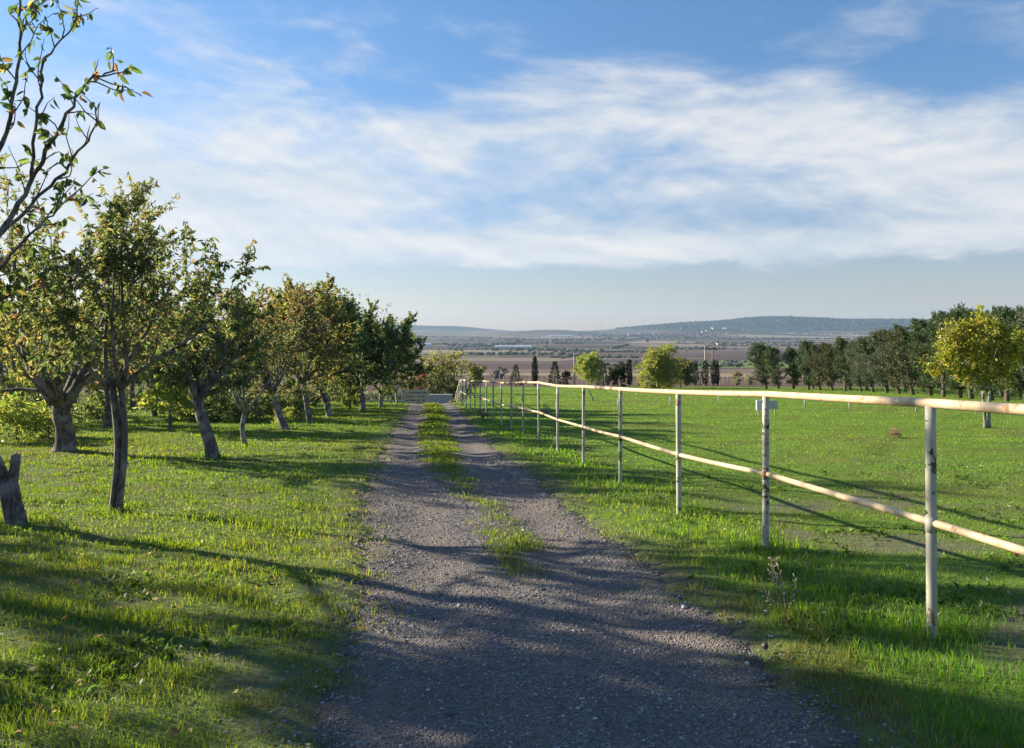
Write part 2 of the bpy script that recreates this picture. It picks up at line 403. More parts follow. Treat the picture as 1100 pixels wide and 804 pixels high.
an = rng.rand(n) * 6.28; ca, sa = np.cos(an)[:, None], np.sin(an)[:, None]
V = np.stack([V[..., 0] * ca - V[..., 1] * sa, V[..., 0] * sa + V[..., 1] * ca, V[..., 2]], -1)
V += np.stack([X, Y, surf(X, Y) + S * .12], -1)[:, None]
g_ = (.10 + .16 * rng.rand(n) ** 1.3 + .24 * (rng.rand(n) < .05))[:, None] * np.array([1.1, 1.03, 1.]) * (1 + .12 * (rng.rand(n, 3) - .5))
gb = MB(); gb.add(V.reshape(-1, 3), t=(icf[None] + (np.arange(n) * 12)[:, None, None]).reshape(-1, 3), c=np.repeat(g_, 12, 0))
tag(gb.build('gravel', M_stone, smooth_shade=False), 'loose grey gravel scattered over the track', 'gravel', kind='stuff')

# ------------------------------------------------------------------ grass
def blades(X, Y, Z, H, W, C, rng, lean=.45):
    n = len(X); a = rng.rand(n) * 6.283; b = rng.rand(n) * 6.283
    sx, sy = np.cos(a) * W * .5, np.sin(a) * W * .5
    ln = H * lean * (.3 + rng.rand(n)); dx, dy = np.cos(b) * ln, np.sin(b) * ln
    o = np.stack([X, Y, Z - .008], -1); s = np.stack([sx, sy, sx * 0], -1)
    m = o + np.stack([dx * .35, dy * .35, H * .58], -1); t = o + np.stack([dx, dy, H * (1 - .25 * rng.rand(n))], -1)
    V = np.stack([o - s, o + s, m + s * .8, m - s * .8, t], 1)
    k = np.arange(n)[:, None] * 5
    q = k + np.array([0, 1, 2, 3]); tr = k + np.array([3, 2, 4])
    return V.reshape(-1, 3), q, tr, np.repeat(C, 5, 0)
G_LUSH = np.array([(.145, .225, .026), (.105, .185, .022), (.180, .250, .030), (.070, .130, .024)])
G_DRY = np.array([(.25, .215, .10), (.20, .175, .075), (.16, .16, .05)])
def blade_col(n, dry, rng, tint=(1, 1, 1)):
    c = G_LUSH[rng.randint(0, 4, n)] * np.array(tint) * (.75 + .5 * rng.rand(n, 1))
    d = G_DRY[rng.randint(0, 3, n)] * (.7 + .5 * rng.rand(n, 1))
    return np.where((rng.rand(n) < dry)[:, None], d, c)
def scatter_grass(n, y0, y1, umin, umax, rng):
    Y = y0 * (y1 / y0) ** rng.rand(n)
    X = (umin + (umax - umin) * rng.rand(n)) * Y + (rng.rand(n) - .5) * 1.6
    return X, Y
def grass_object(name, label, n, y0, y1, side, seed):
    rng = np.random.RandomState(seed)
    X, Y = scatter_grass(n, y0, y1, -.76, .76, rng)
    c = road_c(Y)
    m = (X < c) if side < 0 else (X > c)
    X, Y = X[m], Y[m]; d = -road_in(X, Y)                    # distance outside the road
    fence = np.interp(Y, FY, FX) if side > 0 else np.zeros(len(X))
    clump = nz(X, Y, .45, 71, 3) ; big = nz(X, Y, 2.6, 72, 2)
    edge = smooth(-.45, .40, d + .28 * clump) ** 1.3
    dens = edge * (.70 + (.30 if side < 0 else .12) * np.clip(clump, -1, 1))
    for tx_, ty_ in [ground_at(*q_) for q_ in ((22, 566), (124, 549), (70, 486), (228, 493), (262, 479), (307, 463), (335, 455))]: dens = np.minimum(1.2, dens * (1 + 1.2 * np.exp(-((X - tx_) ** 2 + (Y - ty_) ** 2) / .05)))
    if side < 0:
        H = (.042 + .040 * smooth(-.3, 1, clump) + .022 * smooth(0, 1, big)) * (.70 + .30 * smooth(0, 1.0, d))
        dry = .06 + .20 * smooth(.3, 1, nz(X, Y, 1.2, 73)) + .35 * (1 - smooth(.05, .5, d))
        dens *= 1 - .75 * smooth(.35, .9, nz(X, Y, .7, 47, 3))
    else:
        inf = smooth(-.1, 1.2, X - fence)                    # grazed field side
        H = (.06 + .06 * smooth(-.2, 1, clump)) * (1 - inf) + (.030 + .02 * smooth(0, 1, clump)) * inf
        H *= (.5 + .5 * smooth(0, .7, d))
        dry = .10 + .22 * smooth(.1, 1., nz(X, Y, 5., 80, 3)) * (Y > 8) * .45 + .55 * (1 - smooth(.05, .42, d)) * smooth(-.4, .3, nz(X, Y, 1.6, 74)) + .25 * smooth(.2, 1, nz(X, Y, 2.2, 75)) * inf * (1 - smooth(12, 30, Y))
        for py_, px_ in FP[2:11]: H = H * (1 + 1.1 * np.exp(-((X - px_) ** 2 + (Y - py_) ** 2) / .03))
        bare = smooth(-.15, .5, nz(X, Y, 1.1, 46, 3)) * smooth(-.8, .3, X - 2.7) * (1 - smooth(9, 12, Y)) * (1 - smooth(5, 7, X))
        dens *= 1 - .85 * bare
        fr = (1 - smooth(4.8, 6., Y)) * np.exp(-((d - .22) / .26) ** 2) * smooth(-.6, .2, nz(X, Y, .7, 79)); dry = np.clip(dry + .75 * fr, 0, .92); H = H * (1 + .7 * fr); dens = np.maximum(dens, fr)
    k = rng.rand(len(X)) < dens
    X, Y, H, dry = X[k], Y[k], H[k], dry[k]
    if side < 0:
        for tx_, ty_ in [ground_at(*q_) for q_ in ((22, 566), (124, 549), (70, 486), (228, 493), (262, 479))]: H = H * (1 + 1.0 * np.exp(-((X - tx_) ** 2 + (Y - ty_) ** 2) / .06))
    H = H * (.35 + 1.0 * rng.rand(len(X)) ** 1.4) * np.clip(1 + (Y - 30) / 90, 1, 1.6)
    W = np.clip(.0011 * Y, .0038, .075) * (.7 + .7 * rng.rand(len(X)))
    bc = blade_col(len(X), dry, rng, (.98, .98, 1.0) if side < 0 else (1.08, 1.30, .92))
    pat = nz(X, Y, 3.2, 81, 3); bc = bc * (1 + .26 * pat)[:, None] * np.stack([1 + .18 * nz(X, Y, 6., 82, 2), np.ones(len(X)), np.ones(len(X))], -1)
    b = MB(); b.add(*blades(X, Y, surf(X, Y), H, W, np.clip(bc, .01, .6), rng))
    tag(b.build(name, M_grass, smooth_shade=False), label, 'grass', kind='stuff')

# fence line, needed by the field grass: Y, X of every post
FP = [(-2.5, 3.0), (-.1, 2.92), (2.15, 2.68), (4.47, 2.43), (6.76, 2.22), (8.60, 1.86), (11.2, 1.57), (13.4, 1.24), (16.0, .945), (18.2, .635), (20.5, .30)]
y_ = 20.5
while y_ < 37: y_ += 2.2; FP.append((y_, .30 - .145 * (y_ - 20.5)))
x_ = FP[-1][1]
while y_ < 62: y_ += 2.2; x_ -= .10 * 2.2; FP.append((y_, x_))
FY = np.array([p[0] for p in FP]); FX = np.array([p[1] for p in FP])

grass_object('grass', 'lush green grass under the orchard left of the track', 520000, 1.7, 60, -1, 101)
grass_object('grass', 'short green pasture grass right of the track and beyond the fence', 460000, 1.7, 118, 1, 102)
# strip between the ruts
rng = np.random.RandomState(103); n = 60000
Y = 5.6 * (60 / 5.6) ** rng.rand(n); X = road_c(Y) + (rng.rand(n) - .5) * 1.6
k = rng.rand(n) < strip_w(X, Y); X, Y = X[k], Y[k]
H = (.02 + .045 * rng.rand(len(X))) * (1 + .5 * (nz(X, Y, .3, 76) > .4)); W = np.clip(.0011 * Y, .004, .05)
b = MB(); b.add(*blades(X, Y, surf(X, Y), H, W, blade_col(len(X), .15, rng), rng, .6))
tag(b.build('grass', M_grass, smooth_shade=False), 'thin grass strip growing between the two wheel ruts', 'grass', kind='stuff')

def leaf_quads(o, d, L_, W_, rng, fold=.25, droop=.12):
    n = len(o)
    s = np.cross(d, rng.randn(n, 3)); s /= np.linalg.norm(s, axis=1)[:, None] + 1e-9
    nr = np.cross(s, d)
    L1, W1 = L_[:, None], W_[:, None]
    v = np.stack([o, o + d * L1 * .45 + s * W1 * .5 + nr * W1 * fold, o + d * L1 - nr * L1 * droop, o + d * L1 * .45 - s * W1 * .5 + nr * W1 * fold], 1)
    return v.reshape(-1, 3), (np.arange(n)[:, None] * 4 + np.arange(4)[None])
def unit(v): return v / (np.linalg.norm(v, axis=-1, keepdims=True) + 1e-9)

def leaf_ovals(o, d, L_, W_, rng, fold=.22, droop=.18):
    n = len(o); s = unit(np.cross(d, rng.randn(n, 3))); nr = np.cross(s, d); L1, W1 = L_[:, None], W_[:, None]
    def P(t, w): return o + d * L1 * t + s * W1 * w + nr * (W1 * abs(w) * fold * 2 - L1 * droop * t * t)
    v = np.stack([P(0, 0), P(.28, .46), P(.66, .42), P(1., 0), P(.66, -.42), P(.28, -.46)], 1); k = np.arange(n)[:, None] * 6
    return v.reshape(-1, 3), np.concatenate([k + np.array([0, 1, 2, 3]), k + np.array([3, 4, 5, 0])])
# broad-leaved weeds and litter in the foreground verges
rng = np.random.RandomState(104)
b = MB()
n = 12000
Y = 2.2 * (13 / 2.2) ** rng.rand(n); X = (-.72 + 1.44 * rng.rand(n)) * Y
d = -road_in(X, Y); wgt = smooth(.1, .5, d) * smooth(.0, .7, nz(X, Y, .8, 77, 3)) * np.where(X > 0, 1., .7)
k = rng.rand(n) < wgt; X, Y = X[k], Y[k]
for x, y, z in zip(X, Y, surf(X, Y)):
    m = rng.randint(5, 10); a = rng.rand(m) * 6.28
    d = unit(np.stack([np.cos(a), np.sin(a), .25 + .8 * rng.rand(m)], -1))
    ll = (.018 + .034 * rng.rand()) * (.6 + .6 * rng.rand(m))
    v, q = leaf_quads(np.tile((x, y, z + .012), (m, 1)) + .008 * rng.randn(m, 3), d, ll, ll * .42, rng, .15, .25)
    c = np.array((.085, .155, .030)) * (.7 + .7 * rng.rand()) * (1 + .2 * rng.randn(m, 1))
    b.add(v, q, c=np.repeat(np.clip(c, .01, .4), 4, 0))
tag(b.build('weeds', M_grass), 'low broad leaved weeds mixed into the verges', 'weeds', kind='stuff')
b = MB(); n = 3600
Y = 2.2 * (24 / 2.2) ** rng.rand(n); X = (-.74 + 1.48 * rng.rand(n)) * Y
k = (rng.rand(n) < np.where(X < road_c(Y), 1., .25) * smooth(-.1, .3, -road_in(X, Y)) * (.4 + .6 * smooth(0, .8, nz(X, Y, 1.5, 78)))); X, Y = X[k], Y[k]; n = len(X)
a = rng.rand(n) * 6.28; dd = unit(np.stack([np.cos(a), np.sin(a), .15 * rng.randn(n)], -1)); ll = .022 + .035 * rng.rand(n)
v, q = leaf_quads(np.stack([X, Y, surf(X, Y) + .02 + .035 * rng.rand(n)], -1), dd, ll, ll * .45, rng, .2, .1)
LC = np.array([(.17, .115, .05), (.26, .21, .12), (.11, .075, .04), (.34, .30, .22)])
b.add(v, q, c=np.repeat(LC[rng.randint(0, 4, n)] * (.7 + .5 * rng.rand(n, 1)), 4, 0))
tag(b.build('leaf_litter', M_leaf), 'dry fallen leaves lying in the orchard grass', 'leaf litter', kind='stuff')

# ------------------------------------------------------------------ trees
PEACH = [((.066, .086, .030), 5), ((.048, .068, .026), 4), ((.10, .11, .042), 1.8), ((.15, .13, .05), .35), ((.12, .085, .045), .25)]
YELLOWISH = [((.105, .112, .034), 4), ((.078, .098, .030), 4), ((.15, .125, .040), 1.8), ((.13, .085, .040), .6)]
RUSTY = [((.105, .085, .042), 3), ((.080, .082, .034), 3), ((.125, .080, .042), 1.5), ((.062, .078, .030), 3.5)]
DARK = [((.056, .080, .030), 6), ((.074, .098, .036), 3), ((.09, .10, .03), .6)]
WALNUT = [((.055, .085, .022), 5), ((.035, .055, .018), 4), ((.12, .12, .035), 1.4), ((.15, .09, .04), .7)]
def pick(pal, n, rng):
    w = np.array([p[1] for p in pal], float); w /= w.sum()
    c = np.array([p[0] for p in pal])[rng.choice(len(pal), n, p=w)]
    return np.array([2.25, 2.15, 2.45]) * c * (.7 + .6 * rng.rand(n, 1)) * (1 + .1 * rng.randn(n, 3))

def path(p, d, L_, n, jit, up, rng):
    pts = [np.array(p, float)]; d = np.array(d, float)
    for i in range(n):
        d = unit(d + jit * rng.randn(3) + np.array([0, 0, up])); pts.append(pts[-1] + d * L_ / n)
    return np.array(pts), d
def spin(d, ang, rng):
    """a direction at angle ang from d"""
    s = unit(np.cross(d, rng.randn(3))); return unit(d * math.cos(ang) + s * math.sin(ang))

def grow(seed, H=3.8, fork=1.3, r0=.10, lean=(0, 0), limbs=None, nl=4, spread=.55, nb=7, nt=6, leaves=26, leaf=(.085, .030), pal=PEACH,
         twin=False, up=.16, twl=.42, droop=.8, topbias=1., lowb=.10):
    """returns trunk MB and crown MB of a branching tree (base at the origin)"""
    rng = np.random.RandomState(seed); T, C = MB(), MB()
    def trunk(off, rr, lx, ly):
        n = 8; z = np.linspace(-.12, fork, n); t = np.linspace(0, 1, n)
        pts = np.stack([off[0] + lx * t ** 1.2 + .03 * np.sin(t * 5 + seed), off[1] + ly * t + .03 * np.cos(t * 4 + seed), z], -1)
        rad = rr * (1.0 - .22 * t + .55 * np.exp(-(z + .12) / .10))
        T.tube(pts, rad, 12, wob=.16, seed=seed); return pts[-1]
    tops = [trunk((0, 0), r0, *lean)]
    if twin:
        tops[0] = tops[0]; tops.append(trunk((r0 * 1.15, -r0 * .3), r0 * .8, lean[0] + .05, lean[1]))
    if limbs is None:
        a0 = rng.rand() * 6.28
        limbs = []
        for i in range(nl):
            a = a0 + i * 6.283 / nl + .35 * rng.randn(); s = spread * (.7 + .5 * rng.rand())
            limbs.append((math.cos(a) * math.sin(s), math.sin(a) * math.sin(s), math.cos(s), 1.))
    O, D, S = [], [], []
    rest = H - fork
    for i, lm in enumerate(limbs):
        p0 = tops[i % len(tops)] - np.array([0, 0, r0 * .7]); d = unit(np.array(lm[:3], float)); Ll = rest * .82 * lm[3] * (.9 + .15 * rng.rand())
        rl = r0 * .62 * (lm[4] if len(lm) > 4 else 1.)
        pts, dl = path(p0, d, Ll, 7, .12, up, rng)
        T.tube(pts, np.linspace(rl, rl * .22, 8), 7, wob=.15, seed=seed + i)
        seg = np.linspace(lowb, 1., nb)
        for f in seg:
            f = min(1, f + .05 * rng.randn()); k = min(6.999, max(0, f * 7)); k0 = int(k)
            p = pts[k0] + (pts[min(7, k0 + 1)] - pts[k0]) * (k - k0); dd = unit(pts[min(7, k0 + 1)] - pts[k0])
            bl = rest * .42 * (1.15 - .6 * f) * (.75 + .5 * rng.rand())
            bp, bd = path(p, spin(dd, .5 + .4 * rng.rand(), rng) if f < .97 else dd, bl * (1.25 if f < .45 else 1.), 5, .18, up * (.9 if f > .45 else -.1), rng)
            rb_ = max(.006, rl * .38 * (1 - .6 * f))
            T.tube(bp, np.linspace(rb_, rb_ * .35, 6), 5, cap=False)
            for j in range(nt):
                g = .2 + .8 * (j + rng.rand()) / nt; k = min(4.999, g * 5); k0 = int(k)
                q = bp[k0] + (bp[k0 + 1] - bp[k0]) * (k - k0); d2 = unit(bp[k0 + 1] - bp[k0])
                tl = twl * (.5 + .8 * rng.rand()) * (H / 3.8) ** .5
                tp, td = path(q, spin(d2, .35 + .6 * rng.rand(), rng), tl, 3, .2, up * .8, rng)
                T.tube(tp, np.linspace(.0045, .002, 4) * (H / 3.8), 3, cap=False)
                m = rng.poisson(leaves)
                if m:
                    f2 = rng.rand(m) * 3 * .98; i0 = f2.astype(int)
                    o = tp[i0] + (tp[i0 + 1] - tp[i0]) * (f2 - i0)[:, None]
                    O.append(o + .012 * rng.randn(m, 3)); D.append(np.tile(td, (m, 1)) * .5); S.append(np.ones(m))
    O = np.concatenate(O); D = np.concatenate(D); n = len(O)
    D = unit(D + .75 * rng.randn(n, 3) * .8 + np.array([0, 0, -droop]))
    ll = leaf[0] * (.6 + .7 * rng.rand(n)); ww = leaf[1] * (.7 + .6 * rng.rand(n))
    v, q = leaf_ovals(O, D, ll, ww, rng)
    C.add(v, q, c=np.repeat(pick(pal, n, rng), 6, 0))
    zm = np.percentile(C.v[0][:, 2], 99.8); kz = (H * .985 - fork) / (zm - fork); kx = min(1., kz ** .5)
    for B in (T, C):
        for a_ in B.v:
            up_ = a_[:, 2] > fork; w_ = np.clip((a_[:, 2] - fork) / (.5 * rest), 0, 1)[:, None]
            a_[:, :2] = np.where(up_[:, None], lean + (a_[:, :2] - np.array(lean)) * (1 + (kx - 1) * w_), a_[:, :2])
            a_[:, 2] = np.where(up_, fork + (a_[:, 2] - fork) * kz, a_[:, 2])
    return T, C

def plant_tree(name, x, y, label, cat, T, C, bark=None, group=None, rz=0., sc=1., leafm=None, dz=0.):
    o = empty(name, (x, y, float(ground(x, y)) + dz), label, cat, group, rz, sc)
    if T is not None: T.build('trunk', bark or M_bark, o)
    C.build('crown', leafm or M_leaf, o, smooth_shade=False)
    return o

ORCH = 'orchard trees in the front row along the track'
# tall tree at the frame's left edge: leaning forked trunk with a cut stub, branches arching back into view
rng = np.random.RandomState(7)
T, C = MB(), MB()
zz = np.linspace(-.15, .48, 6); t = np.linspace(0, 1, 6)
T.tube(np.stack([-.13 * t, .0 * t, zz], -1), .082 * (1.05 - .0 * t + .5 * np.exp(-(zz + .15) / .12)), 14, wob=.18, seed=3)
T.tube(np.array([(-.115, 0, .36), (-.07, .0, .50), (-.045, -.01, .62), (-.032, -.01, .71), (-.028, -.005, .735)]), [.06, .052, .047, .044, .026], 10, wob=.2, seed=5)
main = np.array([(-.11, 0, .34), (-.25, .02, .56), (-.46, .05, .95), (-.72, .05, 1.6), (-.85, .0, 2.3)])
T.tube(main, [.075, .072, .07, .068, .065], 10, wob=.15, seed=9)
O, D = [], []
def bough(p, d, L_, r, lv, leafn, up):
    pts, dl = path(p, d, L_, 8, .10, up, rng)
    T.tube(pts, np.linspace(r, r * .25, 9), 6 if lv < 2 else 4, cap=False)
    if lv >= 2:
        m = rng.poisson(leafn); f2 = (.25 + .75 * rng.rand(m)) * 8 * .99; i0 = f2.astype(int)
        O.append(pts[i0] + (pts[i0 + 1] - pts[i0]) * (f2 - i0)[:, None] + .015 * rng.randn(m, 3)); D.append(np.tile(dl * .45, (m, 1)))
        return
    for f in np.linspace(.2, 1, 8 if lv == 0 else 6):
        k = min(7.99, max(0, f * 8 - .3 * rng.rand())); k0 = int(k); q = pts[k0] + (pts[k0 + 1] - pts[k0]) * (k - k0)
        bough(q, spin(unit(pts[k0 + 1] - pts[k0]), .35 + .45 * rng.rand(), rng), L_ * (.48 - .18 * f) * (.8 + .5 * rng.rand()), r * .42 * (1.1 - .5 * f), lv + 1, leafn, up)
top = main[-1]
def limb(pts, r, tw, leafn, f0):
    pts = np.array([(p[0], p[2] if len(p) > 2 else .15 * math.sin(i * 1.7 + r * 99), p[1]) for i, p in enumerate(pts)], float)
    n = 6 * (len(pts) - 1) + 1; tt_ = np.linspace(0, len(pts) - 1, n); P = np.stack([np.interp(tt_, np.arange(len(pts)), pts[:, k]) for k in range(3)], -1)
    P[1:-1] = (P[:-2] + P[1:-1] * 2 + P[2:]) / 4; P += .012 * rng.randn(n, 3)
    T.tube(P, np.linspace(r, r * .22, n) * .72, 6, cap=False)
    for j in range(tw):
        f = f0 + (1 - f0) * (j + .6 * rng.rand()) / tw; k = min(n - 2, int(f * (n - 1))); d = unit(P[k + 1] - P[k])
        tp, td = path(P[k], spin(d, .45 + .5 * rng.rand(), rng), .28 + .30 * rng.rand(), 6, .22, .06, rng)
        T.tube(tp, np.linspace(.009, .003, 7), 4, cap=False)
        m = rng.poisson(leafn * (.4 + .9 * f)); f2 = (.3 + .7 * rng.rand(m)) * 6 * .99; i_ = f2.astype(int)
        O.append(tp[i_] + (tp[i_ + 1] - tp[i_]) * (f2 - i_)[:, None] + .015 * rng.randn(m, 3)); D.append(np.tile(td * .3, (m, 1)))
limb([(-.85, 2.3), (-.15, 2.99), (.06, 3.61), (.40, 4.02), (.75, 4.48), (.93, 4.66)], .045, 15, 6, .35)
limb([(.03, 3.5), (.26, 4.24), (.29, 4.74), (.46, 5.13), (.52, 5.28)], .024, 9, 7, .2)
limb([(-.85, 2.3), (-.15, 2.91), (.34, 3.55), (.64, 3.95), (.86, 4.25)], .036, 12, 3, .3)
limb([(-.85, 2.2), (-.15, 2.56), (.24, 3.16), (.50, 3.4)], .032, 12, 8, .25)
limb([(-.75, 2.3), (-.40, 3.4), (-.20, 4.2), (.02, 4.9), (.05, 5.5)], .045, 16, 9, .3)
limb([(-.8, 2.0), (-.2, 2.25), (.15, 2.45)], .03, 12, 12, .2)
bough(top, (-.5, .3, .9), 3.3, .05, 0, 16, .03)
bough(top, (-.2, -.6, .8), 3.0, .05, 0, 16, .03)
bough(main[3], (-.8, -.2, .5), 2.2, .045, 0, 16, .05)
O = np.concatenate(O); D = np.concatenate(D); n = len(O)
D = unit(D + .55 * rng.randn(n, 3) + np.array([0, 0, -.75])); ll = .105 * (.6 + .7 * rng.rand(n))
v, q = leaf_ovals(O, D, ll, ll * .5, rng)
C.add(v, q, c=np.repeat(pick(WALNUT, n, rng), 6, 0))
NX, NY = ground_at(22, 566)
plant_tree('orchard_tree', NX, NY, 'tall tree with low forked leaning trunk and thin leafy branches at the left edge', 'tree', T, C, group=ORCH)

# lobed crowns for shrubs and distant trees
def lobe_crown(seed, lobes, n, leaf, pal, up=0., shell=.55, rough=.17):
    rng = np.random.RandomState(seed); C = MB()
    w = np.array([l[3] * l[4] * l[5] for l in lobes]) ** .67; w /= w.sum()
    O, D = [], []
    for l, m in zip(lobes, (w * n).astype(int)):
        # small clumps spread over the lobe, leaves round each clump
        k = max(6, m // 26); d = unit(rng.randn(k, 3)); r = (shell + (1 - shell) * rng.rand(k)) * (1 + rough * rng.randn(k))
        c = np.array(l[:3]) + d * r[:, None] * np.array(l[3:6])
        i = rng.randint(0, k, m); sp = .17 * (l[3] + l[4] + l[5]) / 3
        O.append(c[i] + rng.randn(m, 3) * sp * np.array([1, 1, .8])); D.append(d[i] * .6)
    O = np.concatenate(O); D = np.concatenate(D); m = len(O)
    D = unit(D + .7 * rng.randn(m, 3) + np.array([0, 0, up])); ll = leaf[0] * (.6 + .8 * rng.rand(m))
    O[:, 2] = np.maximum(O[:, 2], .05)
    v, q = leaf_quads(O, D, ll, ll * leaf[1], rng)
    C.add(v, q, c=np.repeat(pick(pal, m, rng), 4, 0)); return C
def rand_lobes(seed, W, z0, z1, k, depth=None):
    rng = np.random.RandomState(seed); out = []; depth = depth or W
    out.append((0, 0, (z0 + z1) / 2, W * .33, depth * .33, (z1 - z0) * .38))
    for i in range(k):
        a = 6.283 * i / k + .5 * rng.randn(); zz = z0 + (z1 - z0) * (.10 + .72 * rng.rand()); rr = W * (.17 + .10 * rng.rand())
        ex = 1 - .5 * ((zz - z0) / (z1 - z0))
        out.append((math.cos(a) * W * .3 * ex, math.sin(a) * depth * .3 * ex, zz, rr, rr, min(rr, (z1 - z0) * .3)))
    return out
def stem_mb(seed, h, r, lean=(0, 0), limbs=3, spread=.4, hl=None, two=False):
    rng = np.random.RandomState(seed); T = MB()
    for s in range(2 if two else 1):
        z = np.linspace(-.15, h, 6); t = np.linspace(0, 1, 6)
        pts = np.stack([lean[0] * t + s * r * 1.8 + s * .15 * t, lean[1] * t, z], -1)
        T.tube(pts, r * (1.1 - .35 * t + .3 * np.exp(-(z + .15) / .15)), 9, wob=.12, seed=seed)
        for i in range(limbs):
            a = 6.283 * i / limbs + rng.rand(); p, _ = path(pts[-1] - (0, 0, .05), (math.cos(a) * spread, math.sin(a) * spread, 1), hl or h * .8, 5, .12, .05, rng)
            T.tube(p, np.linspace(r * .55, r * .12, 6), 5, cap=False)
    return T
def gtree(px, py, label, bark=None, group=ORCH, name='orchard_tree', rz=0., sc=1., dense=0, **kw):
    T, C = grow(**kw)
    if dense:
        lo = rand_lobes(kw['seed'] + 500, kw.get('dw', 4.2) if 0 else 4.4, kw['fork'] * .95, kw['H'] * .97, 9)
        for i in range(len(lo)): lo[i] = (lo[i][0] + kw['lean'][0],) + lo[i][1:]
        E = lobe_crown(kw['seed'] + 600, lo, dense, (.12, .5), kw['pal'], -.2)
        C.add(E.v[0], E.q[0], c=E.c[0])
    return plant_tree(name, *ground_at(px, py), label, 'tree', T, C, bark, group, rz, sc)
tC = gtree(124, 549, 'slender twin stemmed tree, straight grey trunk pair nearest the grass foreground', seed=11, H=3.75, fork=1.42, r0=.050, twin=True, lean=(-.02, 0),
      limbs=[(-.30, .1, 1, 1.0), (.22, -.1, 1, 1.1), (-.62, -.2, .8, .95), (.55, .25, .85, .95), (-.05, .4, 1, .95), (.1, -.5, .9, .9)], nb=8, nt=7, leaves=24, leaf=(.085,.032), pal=PEACH, up=.14)
gtree(70, 486, 'thick dark trunk splitting low into a wide V, yellowing crown', seed=12, H=5.7, fork=.95, r0=.20, lean=(-.05, 0),
      limbs=[(-.62, .0, .9, .95, 1.), (.62, -.1, .9, 1., 1.), (.12, .25, 1, 1.05, .9), (.3, -.5, 1, .95, .7), (-.25, -.4, 1, 1., .7)], nb=9, nt=8, leaves=24, leaf=(.11, .042), pal=YELLOWISH, up=.10, twl=.55)
gtree(228, 493, 'grey trunk leaning left with a broad green crown, beside the thin pale trunk', seed=13, H=3.3, fork=1.15, r0=.115, lean=(-.30, .1), nl=5, spread=.75,
      limbs=[(-.6, .1, .8, .9), (.75, -.1, .75, 1.05), (.15, .5, .9, 1.1), (-.1, -.6, .9, 1.0), (.35, .1, 1, 1.15), (-.3, 0, 1, 1.1)], nb=9, nt=7, leaves=27, leaf=(.095,.036), pal=PEACH, up=.12)
gtree(262, 479, 'small tree with thin pale Y shaped trunk and tall wispy shoots', M_bark_lime, seed=14, H=3.6, fork=.72, r0=.055,
      limbs=[(-.55, 0, .8, .85), (.6, .1, .8, .9), (.25, -.2, 1, 1.05), (-.1, .3, 1, .95)], nb=8, nt=7, leaves=24, leaf=(.095,.036), pal=PEACH, up=.16)
gtree(307, 463, 'leaning orchard tree with brownish thinning leaves', seed=15, H=4.2, fork=1.1, r0=.105, lean=(-.42, 0), nl=5, spread=.7, nb=8, nt=8, leaves=30, leaf=(.10,.042), pal=RUSTY)
gtree(335, 455, 'orchard tree with yellow green rounded crown on dark slanting trunk', dense=2600, seed=16, H=4.85, fork=1.4, r0=.10, lean=(-.35, 0), nl=6, spread=.75, nb=10, nt=8, leaves=40, pal=YELLOWISH[:3], leaf=(.105, .05))
tH = gtree(356, 448, 'first of the dense dark green trees, whitish leaning trunk', M_bark_lime, dense=6500, seed=17, H=5.0, fork=1.3, r0=.13, lean=(-.5, 0), nl=6, spread=.7, nb=11, nt=9, leaves=48, pal=DARK, leaf=(.12, .06))
tI = gtree(390, 442, 'dense dark green tree, second after the yellow green crown', M_bark_lime, dense=6500, seed=18, H=4.9, fork=1.1, r0=.13, lean=(-.1, 0), nl=6, spread=.75, nb=11, nt=9, leaves=48, pal=DARK, leaf=(.12, .06))
dup(tH, (*ground_at(409, 438), float(ground(*ground_at(409, 438)))), 2.1, .92, 'dark green tree on whitish trunk, last full size one before the gate')
T, C = grow(seed=19, H=3.6, fork=.7, r0=.07, nl=5, spread=.6, nb=7, nt=6, leaves=26, pal=RUSTY, leaf=(.10, .045))
x, y = at(426, 45.); plant_tree('orchard_tree', x, y, 'smaller browning tree at the far end of the orchard row', 'tree', T, C, M_bark_lime, ORCH)

# trees left of the frame: they throw the foreground shade
T, C = grow(seed=20, H=4.0, fork=2.25, r0=.09, nl=5, spread=.75, nb=8, nt=7, leaves=30, pal=DARK, leaf=(.11, .05), lowb=.3)
lo = rand_lobes(520, 3.0, 2.2, 3.85, 8); E = lobe_crown(620, lo, 2600, (.12, .5), DARK, -.2); C.add(E.v[0], E.q[0], c=E.c[0])
plant_tree('orchard_tree', -6.75, 6.6, 'high crowned orchard tree just outside the left edge of the view', 'tree', T, C, group=ORCH)
for x, y, rz, s in ((-6.4, 4.1, 1.1, .80), (-6.5, -.4, 2.7, 1.1), (-11.8, 9.5, 4., 1.1)):
    dup(tC, (x, y, float(ground(x, y))), rz, s, 'slender orchard tree outside the left edge of the view', ORCH)
